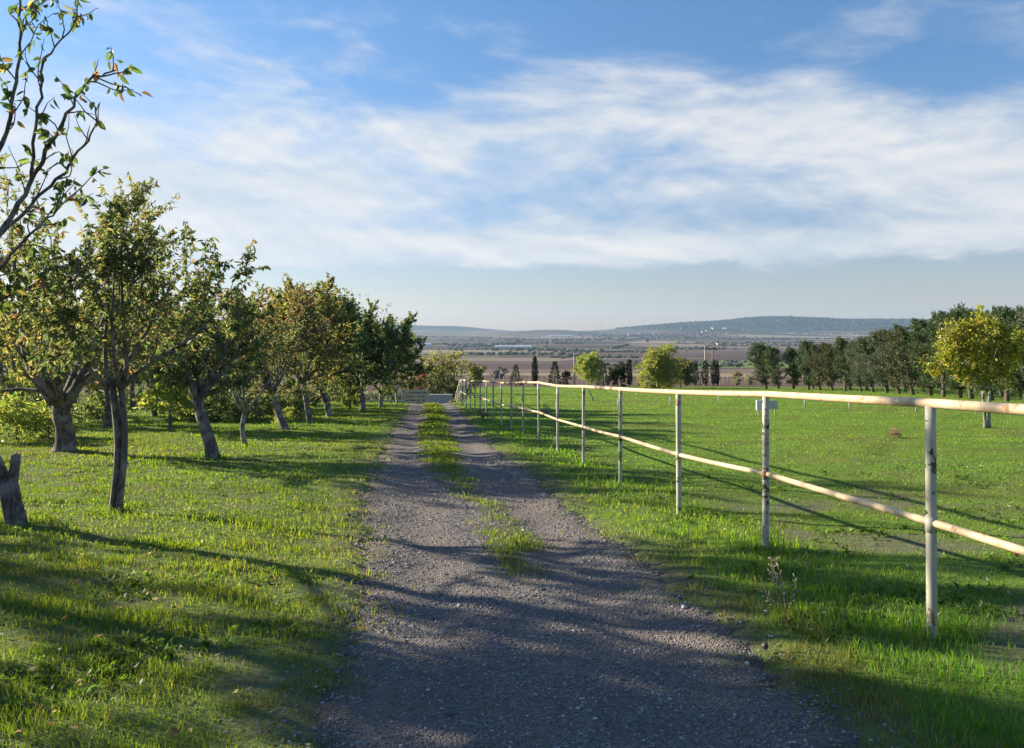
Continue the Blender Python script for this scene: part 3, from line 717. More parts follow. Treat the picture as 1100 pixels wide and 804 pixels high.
# the rows behind
rng = np.random.RandomState(23)
protos = []
for sd, pal, H in ((31, PEACH, 3.9), (32, YELLOWISH, 4.2), (33, DARK, 4.2), (34, RUSTY, 3.9)):
    T, C = grow(seed=sd, H=H, fork=1.05, r0=.11, lean=(.15 * rng.randn(), 0), nl=5, spread=.75, nb=8, nt=7, leaves=24, pal=pal, leaf=(.11, .05))
    protos.append((T.mesh('trunk'), C.mesh('crown', False)))
for me, _ in protos: me.materials.append(M_bark)
for _, me in protos: me.materials.append(M_leaf)
k = 0
for row, (x0, ys_) in enumerate(((-12.0, (23.5, 28.5, 33.5, 39, 45)), (-17.5, (26, 31, 36.5, 42, 48, 54)), (-23, (34, 40, 46, 53)), (-29, (43, 50, 57)), (-35, (52, 60)))):
    for yy in ys_:
        x = x0 + .5 * rng.randn(); y = yy + .6 * rng.randn(); x -= .11 * (y - 20)
        if x / y < -.78: continue
        tm, cm = protos[rng.randint(0, 4)] if row else protos[(k * 3 + 1) % 4]; k += 1
        s = 1. + .25 * rng.rand()
        o = empty('orchard_tree', (x, y, float(ground(x, y))), 'orchard tree in the rows behind the front row, half hidden by nearer trunks', 'tree', 'orchard trees in the rear rows', rng.rand() * 6.28, s)
        for nm, me in (('trunk', tm), ('crown', cm)):
            c = bpy.data.objects.new(nm, me); COL.objects.link(c); c.parent = o

OLIVE = [((.085, .095, .030), 4), ((.12, .115, .04), 3), ((.065, .075, .03), 3)]
FRESH = [((.11, .145, .028), 4), ((.15, .165, .035), 3), ((.08, .115, .025), 3)]
GOLD = [((.155, .158, .018), 5), ((.115, .135, .018), 5), ((.19, .17, .020), 2), ((.06, .078, .016), 4)]
GREY = [((.085, .085, .07), 4), ((.12, .11, .085), 3)]
RED = [((.11, .040, .028), 4), ((.085, .040, .026), 3), ((.08, .055, .03), 2)]
DKG = [((.012, .018, .008), 5), ((.018, .026, .011), 3)]  # near-black greens: the shade over the hedge bushes is put into this palette
PINE = [((.026, .046, .017), 5), ((.038, .060, .023), 3), ((.055, .068, .028), 1.2)]
PINEG = [((.050, .068, .040), 4), ((.038, .054, .030), 3), ((.07, .08, .045), 1.5)]
PINEB = [((.046, .054, .023), 4), ((.034, .046, .021), 3), ((.066, .062, .031), 1.)]

def shrub(name, x, y, label, cat, seed, W, h, n, leaf, pal, k=6, group=None, z0=.0, stem=None, depth=None, leafm=None):
    C = lobe_crown(seed, rand_lobes(seed, W, z0, h, k, depth), n, leaf, pal)
    T = stem if stem is not None else stem_mb(seed, h * .35, .02 + .012 * h, limbs=5, spread=.7, hl=h * .4)
    return plant_tree(name, x, y, label, cat, T, C, group=group, leafm=leafm)

# undergrowth seen between the orchard trunks
x, y = ground_at(18, 474); shrub('weed_clump', x, y, 'knee high green weeds behind the leaning stub at the left edge', 'weeds', 201, 2.6, .95, 2600, (.10, .5), FRESH, 9)
x, y = ground_at(52, 470); shrub('weed_clump', x, y, 'green weeds at the foot of the thick V shaped trunk', 'weeds', 202, 1.9, .75, 1700, (.09, .5), PEACH, 8)
x, y = at(42, 24.); shrub('sapling', x, y, 'yellow green sapling in the gap left of the thick V shaped trunk', 'sapling', 203, 1.9, 2.1, 1500, (.11, .45), FRESH + YELLOWISH[:2], 7, z0=.8)
x, y = at(183, 22.); shrub('leafy_shrub', x, y, 'sunlit yellow green leafy shrub between the twin stems and the leaning grey trunk', 'shrub', 204, 2.1, 2.5, 2600, (.13, .5), FRESH, 8, z0=.25)
for px, Y, w, lb, sd in ((110, 27, 2.2, 'dark green bush behind the twin stemmed tree', 205), (205, 27, 2.6, 'dark low bush left of the leaning grey trunk', 206), (255, 27, 2.6, 'dark rounded bush behind the thin pale trunk', 207),
                         (292, 29, 2.4, 'dark rounded bush behind the brownish leaning tree', 208), (322, 32, 2.0, 'small dark bush behind the slanting dark trunk', 209)):
    x, y = at(px, Y); shrub('bush', x, y, lb, 'bush', sd, w, 1.0, 1800, (.12, .5), DARK, 7)
x, y = at(376, 37.); shrub('leafy_shrub', x, y, 'light green young tree between the dark green crowns and the track', 'shrub', 210, 1.5, 2.0, 1500, (.13, .45), FRESH, 7, z0=.1)
x, y = at(306, 24.); shrub('leafy_shrub', x, y, 'low green growth at the foot of the brownish leaning tree', 'shrub', 211, 1.0, .5, 600, (.08, .5), FRESH, 6)

# far wood behind the orchard
rng = np.random.RandomState(41); C = MB()
for i in range(46):
    px = -160 + i * 13.2 + 6 * rng.randn(); Y = 92 + 14 * rng.rand(); x, y = at(px, Y); z = float(ground(x, y)); h = 4.2 + 2.2 * rng.rand()
    c = lobe_crown(300 + i, rand_lobes(300 + i, 5.5, .2, h, 6), 1000, (.42, .55), DARK if rng.rand() < .6 else OLIVE)
    C.add(c.v[0] + np.array((x, y, z)), c.q[0], c=c.c[0])
tag(C.build('far_woods', M_leaf, smooth_shade=False), 'line of dark woodland behind the orchard', 'woods', kind='stuff')

# trees past the end of the track
def ftree(name, px, Y, ytop, label, seed, wpx, n, leaf, pal, k=7, z0f=.2, cat='tree', depth=None, group=None, rstem=.12, zmin=None):
    x, y = at(px, Y); g = float(ground(x, y)); h = EYE - (ytop - HY) / F * Y - g; W = wpx / F * Y * 1.08
    return shrub(name, x, y, label, cat, seed, W, h, n, leaf, pal, k, group, z0=h * z0f, stem=stem_mb(seed, h * max(.3, z0f + .1), rstem, limbs=4, spread=.5, hl=h * .4), depth=depth)
ftree('tree', 476, 72, 376, 'olive yellow rounded tree where the track drops away', 221, 66, 6400, (.26, .5), OLIVE + YELLOWISH[:1], 9)
ftree('tree', 447, 68, 386, 'tree with reddish brown autumn leaves at the end of the track', 222, 26, 1700, (.24, .5), RUSTY, 7)
ftree('red_shrub', 453, 61, 391, 'small bright red leaved shrub beside the reddish brown tree', 223, 10, 420, (.18, .5), RED, 5, cat='shrub', z0f=.35)
ftree('tree', 510, 92, 389, 'pale olive tree beyond the curve of the pipe fence', 224, 22, 1500, (.3, .5), OLIVE, 7)
for px, Y, yt, w, lb, sd in ((443, 62, 397, 34, 'dark evergreen hedge bush under the red shrub', 225), (468, 64, 396, 46, 'dark evergreen hedge bush below the olive yellow tree', 226), (489, 66, 402, 30, 'dark evergreen hedge bush beside the fence end', 227)):
    ftree('hedge_bush', px, Y, yt, lb, sd, w, 2600, (.2, .55), DKG, 8, z0f=.0, cat='bush')
ftree('bush', 486, 56, 419, 'pale dry bush against the curving end of the pipe fence', 228, 7, 420, (.14, .4), GREY + OLIVE[:1], 5, z0f=0, cat='bush')

# mid-distance single trees beyond the pasture
def conifer(seed, h, w, n, pal, cyl=False):
    rng = np.random.RandomState(seed); C = MB(); T = MB()
    T.tube([(0, 0, -.2), (0, 0, h * .9)], [.14, .03], 6)
    z = rng.rand(n) ** (.8 if cyl else 1.25) if not cyl else rng.rand(n)
    prof = (np.sin(np.clip(z * .93 + .07, 0, 1) * math.pi) ** .55 * (1 - .25 * z)) if cyl else (1.04 - z) * (.85 + .3 * np.sin(z * 19 + seed) ** 2)
    a = rng.rand(n) * 6.283; r = w * .5 * prof * (.45 + .55 * rng.rand(n) ** .5) * (1 + .12 * np.sin(a * 3 + z * 9))
    o = np.stack([np.cos(a) * r, np.sin(a) * r, h * (.06 + .92 * z)], -1)
    d = unit(np.stack([np.cos(a) * (.35 if cyl else 1), np.sin(a) * (.35 if cyl else 1), (1.0 if cyl else .1) + .3 * rng.randn(n)], -1) + .3 * rng.randn(n, 3))
    ll = (.055 * h + .1) * (.6 + .8 * rng.rand(n)); v, q = leaf_quads(o, d, ll, ll * .35, rng)
    C.add(v, q, c=np.repeat(pick(pal, n, rng), 4, 0)); return T, C
def place_far(px, Y, ytop, wpx, label, seed, kind, pal=DKG, n=900, name=None):
    x, y = at(px, Y); g = float(ground(x, y)); h = EYE - (ytop - HY) / F * Y - g; W = wpx / F * Y
    T, C = conifer(seed, h, W, n, pal, kind == 'cypress')
    return plant_tree(name or ('cypress_tree' if kind == 'cypress' else 'conifer_tree'), x, y, label, 'tree', T, C, M_pine_bark, leafm=M_needle)
place_far(554, 128, 392, 13, 'small dark round conifer left of the lone cypress', 231, 'fir', n=800)
place_far(574.5, 128, 384, 6.5, 'lone thin cypress with empty fields behind it', 232, 'cypress', n=800)
place_far(596, 130, 388, 14, 'dark pointed conifer between the lone cypress and the utility pole', 233, 'fir', n=900)
ftree('tree', 632, 122, 377, 'fresh green rounded tree beside the concrete pole', 234, 33, 6600, (.27, .55), FRESH, 8, z0f=.02)
place_far(648, 126, 390, 12, 'dark conifer tight against the fresh green tree', 235, 'fir', n=700)
ftree('bush', 663, 128, 391, 'wide dark bush left of a short cypress', 236, 20, 1100, (.5, .5), DKG, 6, z0f=.05, cat='bush')
place_far(676, 128, 387, 6.5, 'short cypress on the right flank of the wide dark bush', 237, 'cypress', n=600)
ftree('bush', 609, 130, 398, 'low purplish brown bush beside the concrete pole', 238, 10, 420, (.4, .5), RUSTY + DKG, 5, z0f=0, cat='bush')
ftree('tree', 708, 108, 374, 'large yellow green tree standing alone beyond the pasture', 239, 42, 11440, (.27, .55), FRESH[:2] + YELLOWISH[:1], 10, z0f=.0)
ftree('tree', 731, 112, 382, 'olive tree touching the right side of the large yellow green tree', 240, 30, 6160, (.27, .55), OLIVE, 8, z0f=.0)
ftree('bush', 688, 130, 402, 'small dark red bush at the foot of the large yellow green tree', 241, 9, 400, (.4, .5), RUSTY, 5, z0f=0, cat='bush')
for px, yt, w, lb, sd in ((747, 391, 7, 'first cypress of the cluster by the two tall poles', 242), (757.5, 388, 7, 'tall cypress between the two tall poles', 243),
                          (766.5, 388, 6, 'slim cypress right under the second tall pole', 244), (770.5, 391, 5, 'outermost cypress right of the two tall poles', 245)):
    place_far(px, 135, yt, w, lb, sd, 'cypress', n=520)
place_far(752, 137, 399, 15, 'squat dark conifer at the feet of the cypress cluster', 246, 'fir', n=500)
ftree('bush', 792, 145, 398, 'small tawny bush alone on the bare slope', 247, 11, 420, (.45, .5), GREY + OLIVE, 5, z0f=0, cat='bush')
ftree('bush', 806, 150, 401, 'tiny tawny bush next to the pine row start', 248, 8, 300, (.4, .5), GREY + OLIVE, 5, z0f=0, cat='bush')
x, y = ground_at(586, 447); shrub('dry_bush', x, y, 'sparse grey bush just behind the pipe fence', 'bush', 249, 1.15, .45, 420, (.06, .3), GREY, 6)
x, y = ground_at(519, 452); shrub('dry_bush', x, y, 'tuft of pale dry brush at the fence foot', 'bush', 250, .7, .45, 400, (.08, .25), GREY + OLIVE[:1], 5)
# tumbleweed
rng = np.random.RandomState(88); b = MB(); x, y = ground_at(961, 471)
for i in range(150):
    d = unit(rng.randn(3)); d[2] = abs(d[2]) * .9 + .02
    p, _ = path((0, 0, .05), d, .13 + .11 * rng.rand(), 4, .35, .0, rng); b.tube(p, np.linspace(.0045, .0025, 5), 3, cap=False)
tw = b.build('tumbleweed', plain('dry_brush', (.30, .19, .13), .95), loc=(x, y, float(ground(x, y))))
tag(tw, 'small round reddish dry bush lying on the open pasture', 'dry bush')

# autumn tree in front of the pines
x, y = ground_at(1059, 461); g = float(ground(x, y))
lob = [(-.2, 0, 2.35, .75, .8, .70), (-1.05, -.1, 2.25, .60, .6, .55), (-.95, .1, 2.85, .55, .6, .50), (-.25, 0, 3.2, .60, .6, .42), (.55, .1, 2.55, .7, .7, .6), (.45, -.1, 3.1, .5, .5, .4), (-1.45, 0, 1.9, .40, .4, .35), (1.15, .5, 2.2, .55, .6, .55), (1.3, .6, 2.8, .4, .5, .4), (-.6, .0, 1.65, .5, .5, .35), (.4, 0, 1.7, .5, .5, .3)]
C = lobe_crown(261, lob, 8000, (.115, .55), GOLD, shell=.3, rough=.27); T = stem_mb(262, 1.35, .048, lean=(-.12, 0), limbs=4, spread=.5, hl=1.5, two=True)
plant_tree('autumn_tree', x, y, 'golden yellow leaved tree on twin pale trunks in front of the pines', 'tree', T, C, M_bark_lime, sc=.94)

# ------------------------------------------------------------------ pine row
def pine(seed, h, w, pal, lean):
    rng = np.random.RandomState(seed); T, C = MB(), MB()
    z = np.linspace(-.3, h * .93, 8); t = np.linspace(0, 1, 8)
    pts = np.stack([lean * t + .10 * np.sin(t * 4 + seed), .1 * np.sin(t * 3 + seed * 2), z], -1)
    T.tube(pts, .15 * (1.1 - .85 * t), 8, wob=.1, seed=seed)
    O, D = [], []
    nb = 44
    for i in range(nb):
        f = .17 + .83 * (i + rng.rand()) / nb
        k = f * 7 * .999; k0 = int(k); p = pts[k0] + (pts[min(7, k0 + 1)] - pts[k0]) * (k - k0)
        g = (f - .17) / .83
        prof = (math.sin(min(1, g * 1.25 + .12) * math.pi * .5)) * (1 - g ** 2.4) ** .75 + .10
        bl = w * .5 * prof * (.7 + .5 * rng.rand()); a = rng.rand() * 6.28
        bp, bd = path(p, (math.cos(a), math.sin(a), .10 + .75 * g), bl, 5, .10, .07, rng)
        T.tube(bp, np.linspace(.035, .010, 6), 4, cap=False)
        for j in range(9):
            q = bp[min(5, 1 + int(rng.rand() * 5))] + rng.randn(3) * .16
            m = 15; O.append(q + .10 * rng.randn(m, 3)); D.append(unit(rng.randn(m, 3) * .75 + bd * .7 + np.array([0, 0, .45])))
    O = np.concatenate(O); D = np.concatenate(D); n = len(O)
    ll = .26 * (.6 + .7 * rng.rand(n)); v, q = leaf_quads(O, D, ll, ll * .26, rng, .1, .1)
    C.add(v, q, c=np.repeat(pick(pal, n, rng), 4, 0)); return T, C
pp = []
for sd, pal, w, ln in ((71, PINE, 3.9, -.9), (72, PINEG, 4.2, -.6), (73, PINEB, 3.8, -1.1), (74, PINE, 4.3, -.7)):
    T, C = pine(sd, 6., w, pal, ln); a, b = T.mesh('trunk'), C.mesh('crown', False); a.materials.append(M_pine_bark); b.materials.append(M_needle); pp.append((a, b))
PL = [(823, 104, 6.1, 0), (836, 99, 5.4, 0), (853, 98, 5.3, 3), (868, 95, 6.0, 0), (883, 91, 5.3, 2), (896, 89, 5.4, 2), (909, 86, 5.9, 3), (925, 82, 5.2, 1), (938, 79, 5.6, 1),
      (953, 75, 6.0, 1), (968, 71, 5.7, 2), (983, 67, 5.9, 2), (999, 63, 6.2, 0), (1014, 60, 6.4, 3), (1030, 57, 6.3, 0), (1046, 54, 6.4, 3), (1064, 51, 5.8, 0), (1083, 48, 5.7, 3), (1104, 45, 5.6, 0), (1128, 42, 5.4, 1), (1155, 39.5, 5.3, 0)]
names = {0: 'bushy dark pine at the far left end of the pine row', 1: 'dark pine, second from the far left end of the pine row', 2: 'broad dark pine, third from the far left end of the pine row', 3: 'taller pine, fourth from the far left end of the pine row',
         4: 'brownish green pine, fifth from the far left end of the row', 5: 'brownish green pine, sixth from the far left end of the row', 6: 'dark pine right before the grey green pines of the row', 7: 'grey green pine, first of three pale ones in the row',
         8: 'grey green pine, middle of three pale ones in the row', 9: 'grey green pine, last and tallest of three pale ones in the row', 10: 'olive brown pine right after the grey green pines', 11: 'olive brown pine just left of the golden tree',
         12: 'tall dark pine behind the left flank of the golden tree', 13: 'tall dark pine directly behind the golden tree', 14: 'dark pine rising behind the golden tree trunks', 15: 'dark pine behind the right flank of the golden tree',
         16: 'dark pine just right of the golden tree', 17: 'tall dark pine at the right edge, second from the frame', 18: 'tall dark pine cut by the right edge of the view', 19: 'pine of the row outside the right edge of the view', 20: 'last pine of the row outside the right edge of the view'}
rng = np.random.RandomState(75)
for i, (px, Y, h, pr) in enumerate(PL):
    x, y = at(px, Y); s = h / 6.
    o = empty('pine_tree', (x, y, float(ground(x, y))), names[i], 'tree', 'pines in the row along the pasture', .5 * rng.randn(), (s * (.95 + .2 * rng.rand()), s, s))
    for nm, me in zip(('trunk', 'crown'), pp[pr]):
        c = bpy.data.objects.new(nm, me); COL.objects.link(c); c.parent = o
for i in range(16):    # second row behind
    px = 842 + i * 19.5; Y = 108 - i * 4.1; x, y = at(px, Y); x += 1.5
    o = empty('pine_tree', (x, y, float(ground(x, y))), 'pine in the back row, glimpsed between trunks of the front pines', 'tree', 'pines in the back row', rng.rand() * .8 - .4, .85 + .18 * rng.rand())
    for nm, me in zip(('trunk', 'crown'), pp[rng.randint(0, 4)]):
        c = bpy.data.objects.new(nm, me); COL.objects.link(c); c.parent = o

# ------------------------------------------------------------------ pipe fence
fence = empty('pipe_fence', (FP[3][1], FP[3][0], float(ground(FP[3][1], FP[3][0]))), 'long white pipe rail fence with peeling paint running beside the track', 'fence')
f0 = np.array(fence.location)
rng = np.random.RandomState(55)
PH = 1.36; tops, mids = [], []
for i, (y, x) in enumerate(FP):
    g = float(ground(x, y)); r = .0295 if i < 6 else .027
    dx, dy = .008 * rng.randn(), .008 * rng.randn()
    if i == 3: dx = -.018
    b = MB(); hts = np.linspace(-.25, PH - .02, 9)
    b.tube(np.stack([x + dx * hts / PH, y + dy * hts / PH, g + hts], -1) - f0, r, 14)
    # weld collars where the rails meet the post
    for hh in (.66,):
        b.tube(np.array([(x + dx * .5, y + dy * .5, g + hh - .045), (x + dx * .5, y + dy * .5, g + hh + .045)]) - f0, r * 1.12, 14)
    b.build('post', M_post, fence)
    tops.append((x + dx, y + dy, g + PH + .003 * rng.randn())); mids.append((x + dx * .5 + r * .3, y + dy * .5, g + .66 + (.006 * rng.randn())))
tops, mids = np.array(tops), np.array(mids)
def rail(pts, r, name, sag):
    out = []
    for a, c in zip(pts[:-1], pts[1:]):
        s = sag * (.4 + rng.rand()); e = .006 * rng.randn()
        for t in np.linspace(0, 1, 9)[:-1]: out.append(a + (c - a) * t + np.array([e * math.sin(t * 3.14), 0, -s * math.sin(t * 3.14)]))
    out.append(pts[-1]); b = MB(); b.tube(np.array(out) - f0, r, 14); return b.build(name, M_rail, fence)
rail(tops, .028, 'top_rail', .003); rail(mids, .0225, 'middle_rail', .004)

# wire fence of short white stakes in the pasture
sx = [(12.3, 46), (13.9, 42.6), (15.0, 39.6), (15.9, 36.4), (18.0, 34.4), (19.6, 32.6), (21.3, 31.2), (23., 29.8)]
wf = empty('wire_fence', (15.9, 36.4, float(ground(15.9, 36.4))), 'low wire fence of short white stakes out on the pasture', 'fence'); w0 = np.array(wf.location); tp = []
sm = MB(); sm.tube([(0, 0, -.1), (0, 0, .52)], [.035, .03], 7); sme = sm.mesh('stake'); sme.materials.append(M_white)
for x, y in sx:
    o = bpy.data.objects.new('stake', sme); COL.objects.link(o); o.parent = wf; z = float(ground(x, y)); o.location = Vector((x, y, z)) - wf.location; tp.append((x, y, z + .46))
b = MB(); b.tube(np.array(tp) - w0, .006, 4); b.build('wire', plain('wire', (.25, .25, .24)), wf)
sx = [(1.9, 33.), (5.0, 36.5), (8.2, 40.)]
for (x, y), lb in zip(sx, ('lone white stake in the pasture behind the pipe fence near the grey bush', 'lone white stake in mid pasture below the fresh green tree', 'lone white stake in the pasture before the large yellow green tree')):
    o = bpy.data.objects.new('stake', sme); COL.objects.link(o); o.location = (x, y, float(ground(x, y))); tag(o, lb, 'stake', 'lone white stakes')
# small board on two legs
x, y = at(824, 31.); z = float(ground(x, y)); bo = empty('low_board', (x, y, z), 'small pale board on short legs standing behind the second fence post', 'board')
b = MB(); b.box(-.22, .42, -.012, .012, .26, .60); b.build('panel', plain('grey_board', (.45, .46, .46), .6, .1), bo, False)
b = MB(); b.box(-.43, -.225, -.05, .05, .22, .62); b.build('end_block', plain('white_board', (.72, .72, .68), .6, .08), bo, False)
for lx_ in (-.33, .34):
    b = MB(); b.box(lx_ - .02, lx_ + .02, .014, .05, -.1, .5); b.build('leg', M_white, bo, False)
# leaning dead sapling
x, y = ground_at(638, 431); b = MB(); p, _ = path((0, 0, -.1), (-.35, 0, 1), .95, 6, .06, 0, np.random.RandomState(4)); b.tube(p, np.linspace(.05, .03, 7), 7)
tag(b.build('dead_sapling', M_bark, loc=(x, y, float(ground(x, y)))), 'thin dark leaning dead stem on the pasture', 'dead sapling')

# dried stalk at the verge
rng = np.random.RandomState(66); b = MB(); x, y = ground_at(846, 658)
for d0, ln in (((-.25, .1, 1), .30), ((-.45, -.1, 1), .36), ((.35, 0, 1), .22), ((-.05, .2, 1), .34), ((-.7, .2, .6), .20)):
    p, dd = path((0, 0, 0), d0, ln, 8, .10, .02, rng); b.tube(p, np.linspace(.004, .0018, 9), 5)
    for k in range(3, 9):
        for s in (-1, 1):
            e, _ = path(p[k], spin(unit(p[k] - p[k - 1]), .8, rng), .02 + .04 * rng.rand(), 3, .2, 0, rng); b.tube(e, [.0022, .002, .003, .0045], 4)
tag(b.build('dried_stalk', M_twig, loc=(x, y, float(ground(x, y)) - .01)), 'pale dried weed stalk branching at the road edge by the second fence post', 'dried weed')
for px, py, r, c, lb, nm in ((822, 694, .020, (.05, .035, .03), 'small dark cone lying at the gravel edge', 'fallen_cone'), (1092, 606, .028, (.13, .025, .03), 'dark red fallen fruit in the pasture under the middle rail', 'fallen_fruit')):
    x, y = ground_at(px, py); b = MB(); r_ = np.random.RandomState(3)
    th = np.linspace(0, math.pi, 8); b.tube(np.stack([0 * th, 0 * th, -np.cos(th) * r], -1), np.maximum(np.sin(th) * r, .001), 10, wob=.06)
    tag(b.build(nm, plain(nm, c, .5), loc=(x, y, float(ground(x, y)) + r + .025)), lb, 'cone' if 'cone' in nm else 'fruit')

# ------------------------------------------------------------------ gate and low wall where the track drops
def rel_top(py, Y): return EYE - (py - HY) / F * Y
x, y = at(447, 52.); zt = rel_top(419, 52.)
ga = empty('white_gate', (x, y, zt - 1.2), 'pale boarded gate panel at the far end of the track', 'gate')
for k in range(4):
    b = MB(); b.box(-.75, .75, -.02, .02, .28 + k * .25, .45 + k * .25); b.build('board', M_white, ga, False)
for xx in (-.78, 0, .78):
    b = MB(); b.box(xx - .05, xx + .05, .022, .10, -.6, 1.25); b.build('post', M_white, ga, False)
x, y = at(410, 53.); zt = rel_top(424, 53.)
fe = empty('rail_fence', (x, y, zt - 1.), 'pale rail fence behind the last orchard trunks left of the gate', 'fence')
for k in range(2):
    b = MB(); b.box(-1.7, 1.5, -.03, .03, .5 + k * .4, .62 + k * .4); b.build('rail', M_white, fe, False)
for xx in (-1.6, -.6, .4, 1.4):
    b = MB(); b.box(xx - .06, xx + .06, .032, .13, -.6, 1.05); b.build('post', M_white, fe, False)
x, y = at(471, 57.); zt = rel_top(424, 57.)
lw = empty('low_wall', (x, y, zt - 1.), 'low blue grey wall across the end of the track', 'wall')
b = MB(); b.box(-1.0, 1.0, -.1, .1, -.8, .95); b.build('wall_body', plain('blue_grey_render', (.28, .30, .35), .9, .15), lw, False)
b = MB(); b.box(-1.05, 1.05, -.14, .14, .953, 1.02); b.build('coping', plain('pale_coping', (.45, .45, .46), .9, .12), lw, False)

# ------------------------------------------------------------------ vineyard fence, poles
rng = np.random.RandomState(91)
vf = empty('vineyard_fence', (*at(700, 160), float(ground(*at(700, 160)))), 'long row of pale wooden stakes at the far edge of the pasture', 'fence')
vm = MB(); vm.tube([(0, 0, -.2), (0, 0, 1.55)], [.06, .05], 6); vme = vm.mesh('stake'); vme.materials.append(plain('pale_stake', (.42, .34, .27), .9))
tp = []
for k in range(88):
    px = 507 + k * 4.75 + .5 * rng.randn(); Y = 150 + 22 * (px - 507) / 420 + 1.2 * rng.randn(); x, y = at(px, Y); z = float(ground(x, y))
    o = bpy.data.objects.new('stake', vme); COL.objects.link(o); o.parent = vf; o.location = Vector((x, y, z)) - vf.location
    o.rotation_euler = (.06 * rng.randn(), .06 * rng.randn(), 0); o.scale = (1, 1, .8 + .4 * rng.rand()); tp.append((x, y, z + 1.1))
b = MB(); b.tube(np.array(tp) - np.array(vf.location), .02, 4); b.build('wire', plain('vine_wire', (.3, .25, .2)), vf)
for px, Y, yt, lb in ((617, 125, 379, 'grey utility pole beside the fresh green tree'), (757.5, 140, 372, 'first of two tall grey poles by the cypress cluster'), (765.5, 142, 372, 'second, rust brown pole by the cypress cluster'), (863, 160, 366, 'utility pole above the left pines')):
    x, y = at(px, Y); g = float(ground(x, y)); h = rel_top(yt, Y) - g
    pe = empty('utility_pole', (x, y, g), lb, 'pole', 'utility poles')
    b = MB(); b.tube([(0, 0, -.3), (0, 0, h)], [.17, .12], 8); b.build('pole', plain('pole_wood', (.36, .33, .30) if px != 765.5 else (.24, .15, .10), .9), pe)
    b = MB(); b.box(-.7, .7, -.06, .06, h - .5, h - .38); b.build('crossarm', M_pine_bark, pe, False)

# ------------------------------------------------------------------ the valley: hedges, woods, houses, masts
rng = np.random.RandomState(93); C = MB()
def far_blob(x, y, s, c):
    n = len(x)
    z = base(x, y)
    V = ico[None] * (.65 + .7 * rng.rand(n, 12, 1)) * np.stack([s * (.8 + .6 * rng.rand(n)), s, s * (.55 + .35 * rng.rand(n))], -1)[:, None]
    V += np.stack([x, y, z + s * .35], -1)[:, None]
    C.add(V.reshape(-1, 3), t=(icf[None] + (np.arange(n) * 12)[:, None, None]).reshape(-1, 3), c=np.repeat(c, 12, 0))
def far_cols(n): return np.array([(.035, .05, .026), (.05, .062, .03), (.028, .038, .02), (.085, .085, .045)])[rng.randint(0, 4, n)] * (.7 + .6 * rng.rand(n, 1))
for i in range(30):           # hedgerows, roughly across the view
    Y0 = 900 * (6800 / 900) ** rng.rand(); X0 = (rng.rand() * 1.5 - .72) * Y0; a = .28 * rng.randn() + (1.2 if rng.rand() < .12 else 0); Ln = Y0 * (.05 + .20 * rng.rand())
    n = int(20 + Ln / 9); t = rng.rand(n) * Ln; s = (2. + 2.2 * rng.rand(n)) * (1 + Y0 / 5000)
    far_blob(X0 + math.cos(a) * t, Y0 + math.sin(a) * t + 4 * rng.randn(n), s, far_cols(n))
for i in range(26):           # copses
    Y0 = 950 * (8500 / 950) ** (rng.rand() ** .7); X0 = (rng.rand() * 1.5 - .72) * Y0; n = rng.randint(15, 90); w = Y0 * .02 * (.5 + rng.rand())
    s = (2.5 + 2.5 * rng.rand(n)) * (1 + Y0 / 5000)
    far_blob(X0 + 1.8 * w * rng.randn(n), Y0 + w * rng.randn(n), s, far_cols(n))
for px, Y0, n, wpx in ((700, 1000, 60, 34), (770, 1000, 60, 26), (560, 2200, 120, 60), (660, 2000, 120, 60), (620, 3900, 160, 90), (800, 3300, 120, 60), (640, 1500, 60, 34), (720, 4800, 200, 80), (700, 5200, 200, 60), (590, 3300, 160, 45), (480, 3000, 160, 60), (520, 2600, 100, 40), (870, 4300, 200, 70)):
    px_ = px + wpx * .6 * rng.randn(n); Yy = Y0 * (1 + .03 * rng.randn(n)); s = (2. + 1.8 * rng.rand(n)) * (1 + Y0 / 4000); far_blob((px_ - CX) / F * Yy, Yy, s, far_cols(n))
n = 5200                       # wooded hill tops
px_ = 655 + 400 * rng.rand(n); Yy = 6600 + 1500 * rng.rand(n); xx = (px_ - CX) / F * Yy; hh = base(xx, Yy) - np.interp(Yy, _gy, _gz)
k = (hh > 40) & (nz(xx, Yy, 700, 95) > -.8); far_blob(xx[k], Yy[k], 7 + 5 * rng.rand(k.sum()), far_cols(k.sum()) * .6)
for i in range(26):           # nearer copses and field trees are leafy
    Y0 = 210 * (900 / 210) ** rng.rand(); X0 = (rng.rand() * 1.4 - .68) * Y0
    if -.06 < X0 / Y0 < .32 and Y0 < 480: Y0 *= 2.6; X0 *= 2.6
    for j in range(rng.randint(1, 6)):
        x_, y_ = X0 + 9 * rng.randn(), Y0 + 7 * rng.randn(); h_ = 2.5 + 4. * rng.rand(); c_ = lobe_crown(900 + i * 7 + j, rand_lobes(i * 7 + j, h_ * 1.3, 0, h_, 5), 260, (1.0, .6), [DKG, OLIVE, GREY, FRESH, DARK][rng.randint(0, 5)])
        C.add(c_.v[0] + np.array((x_, y_, float(base(x_, y_)))), c_.q[0], c=c_.c[0])
tag(C.build('far_woods', M_far, smooth_shade=False), 'scattered hedgerows and copses across the valley fields', 'woods', kind='stuff')

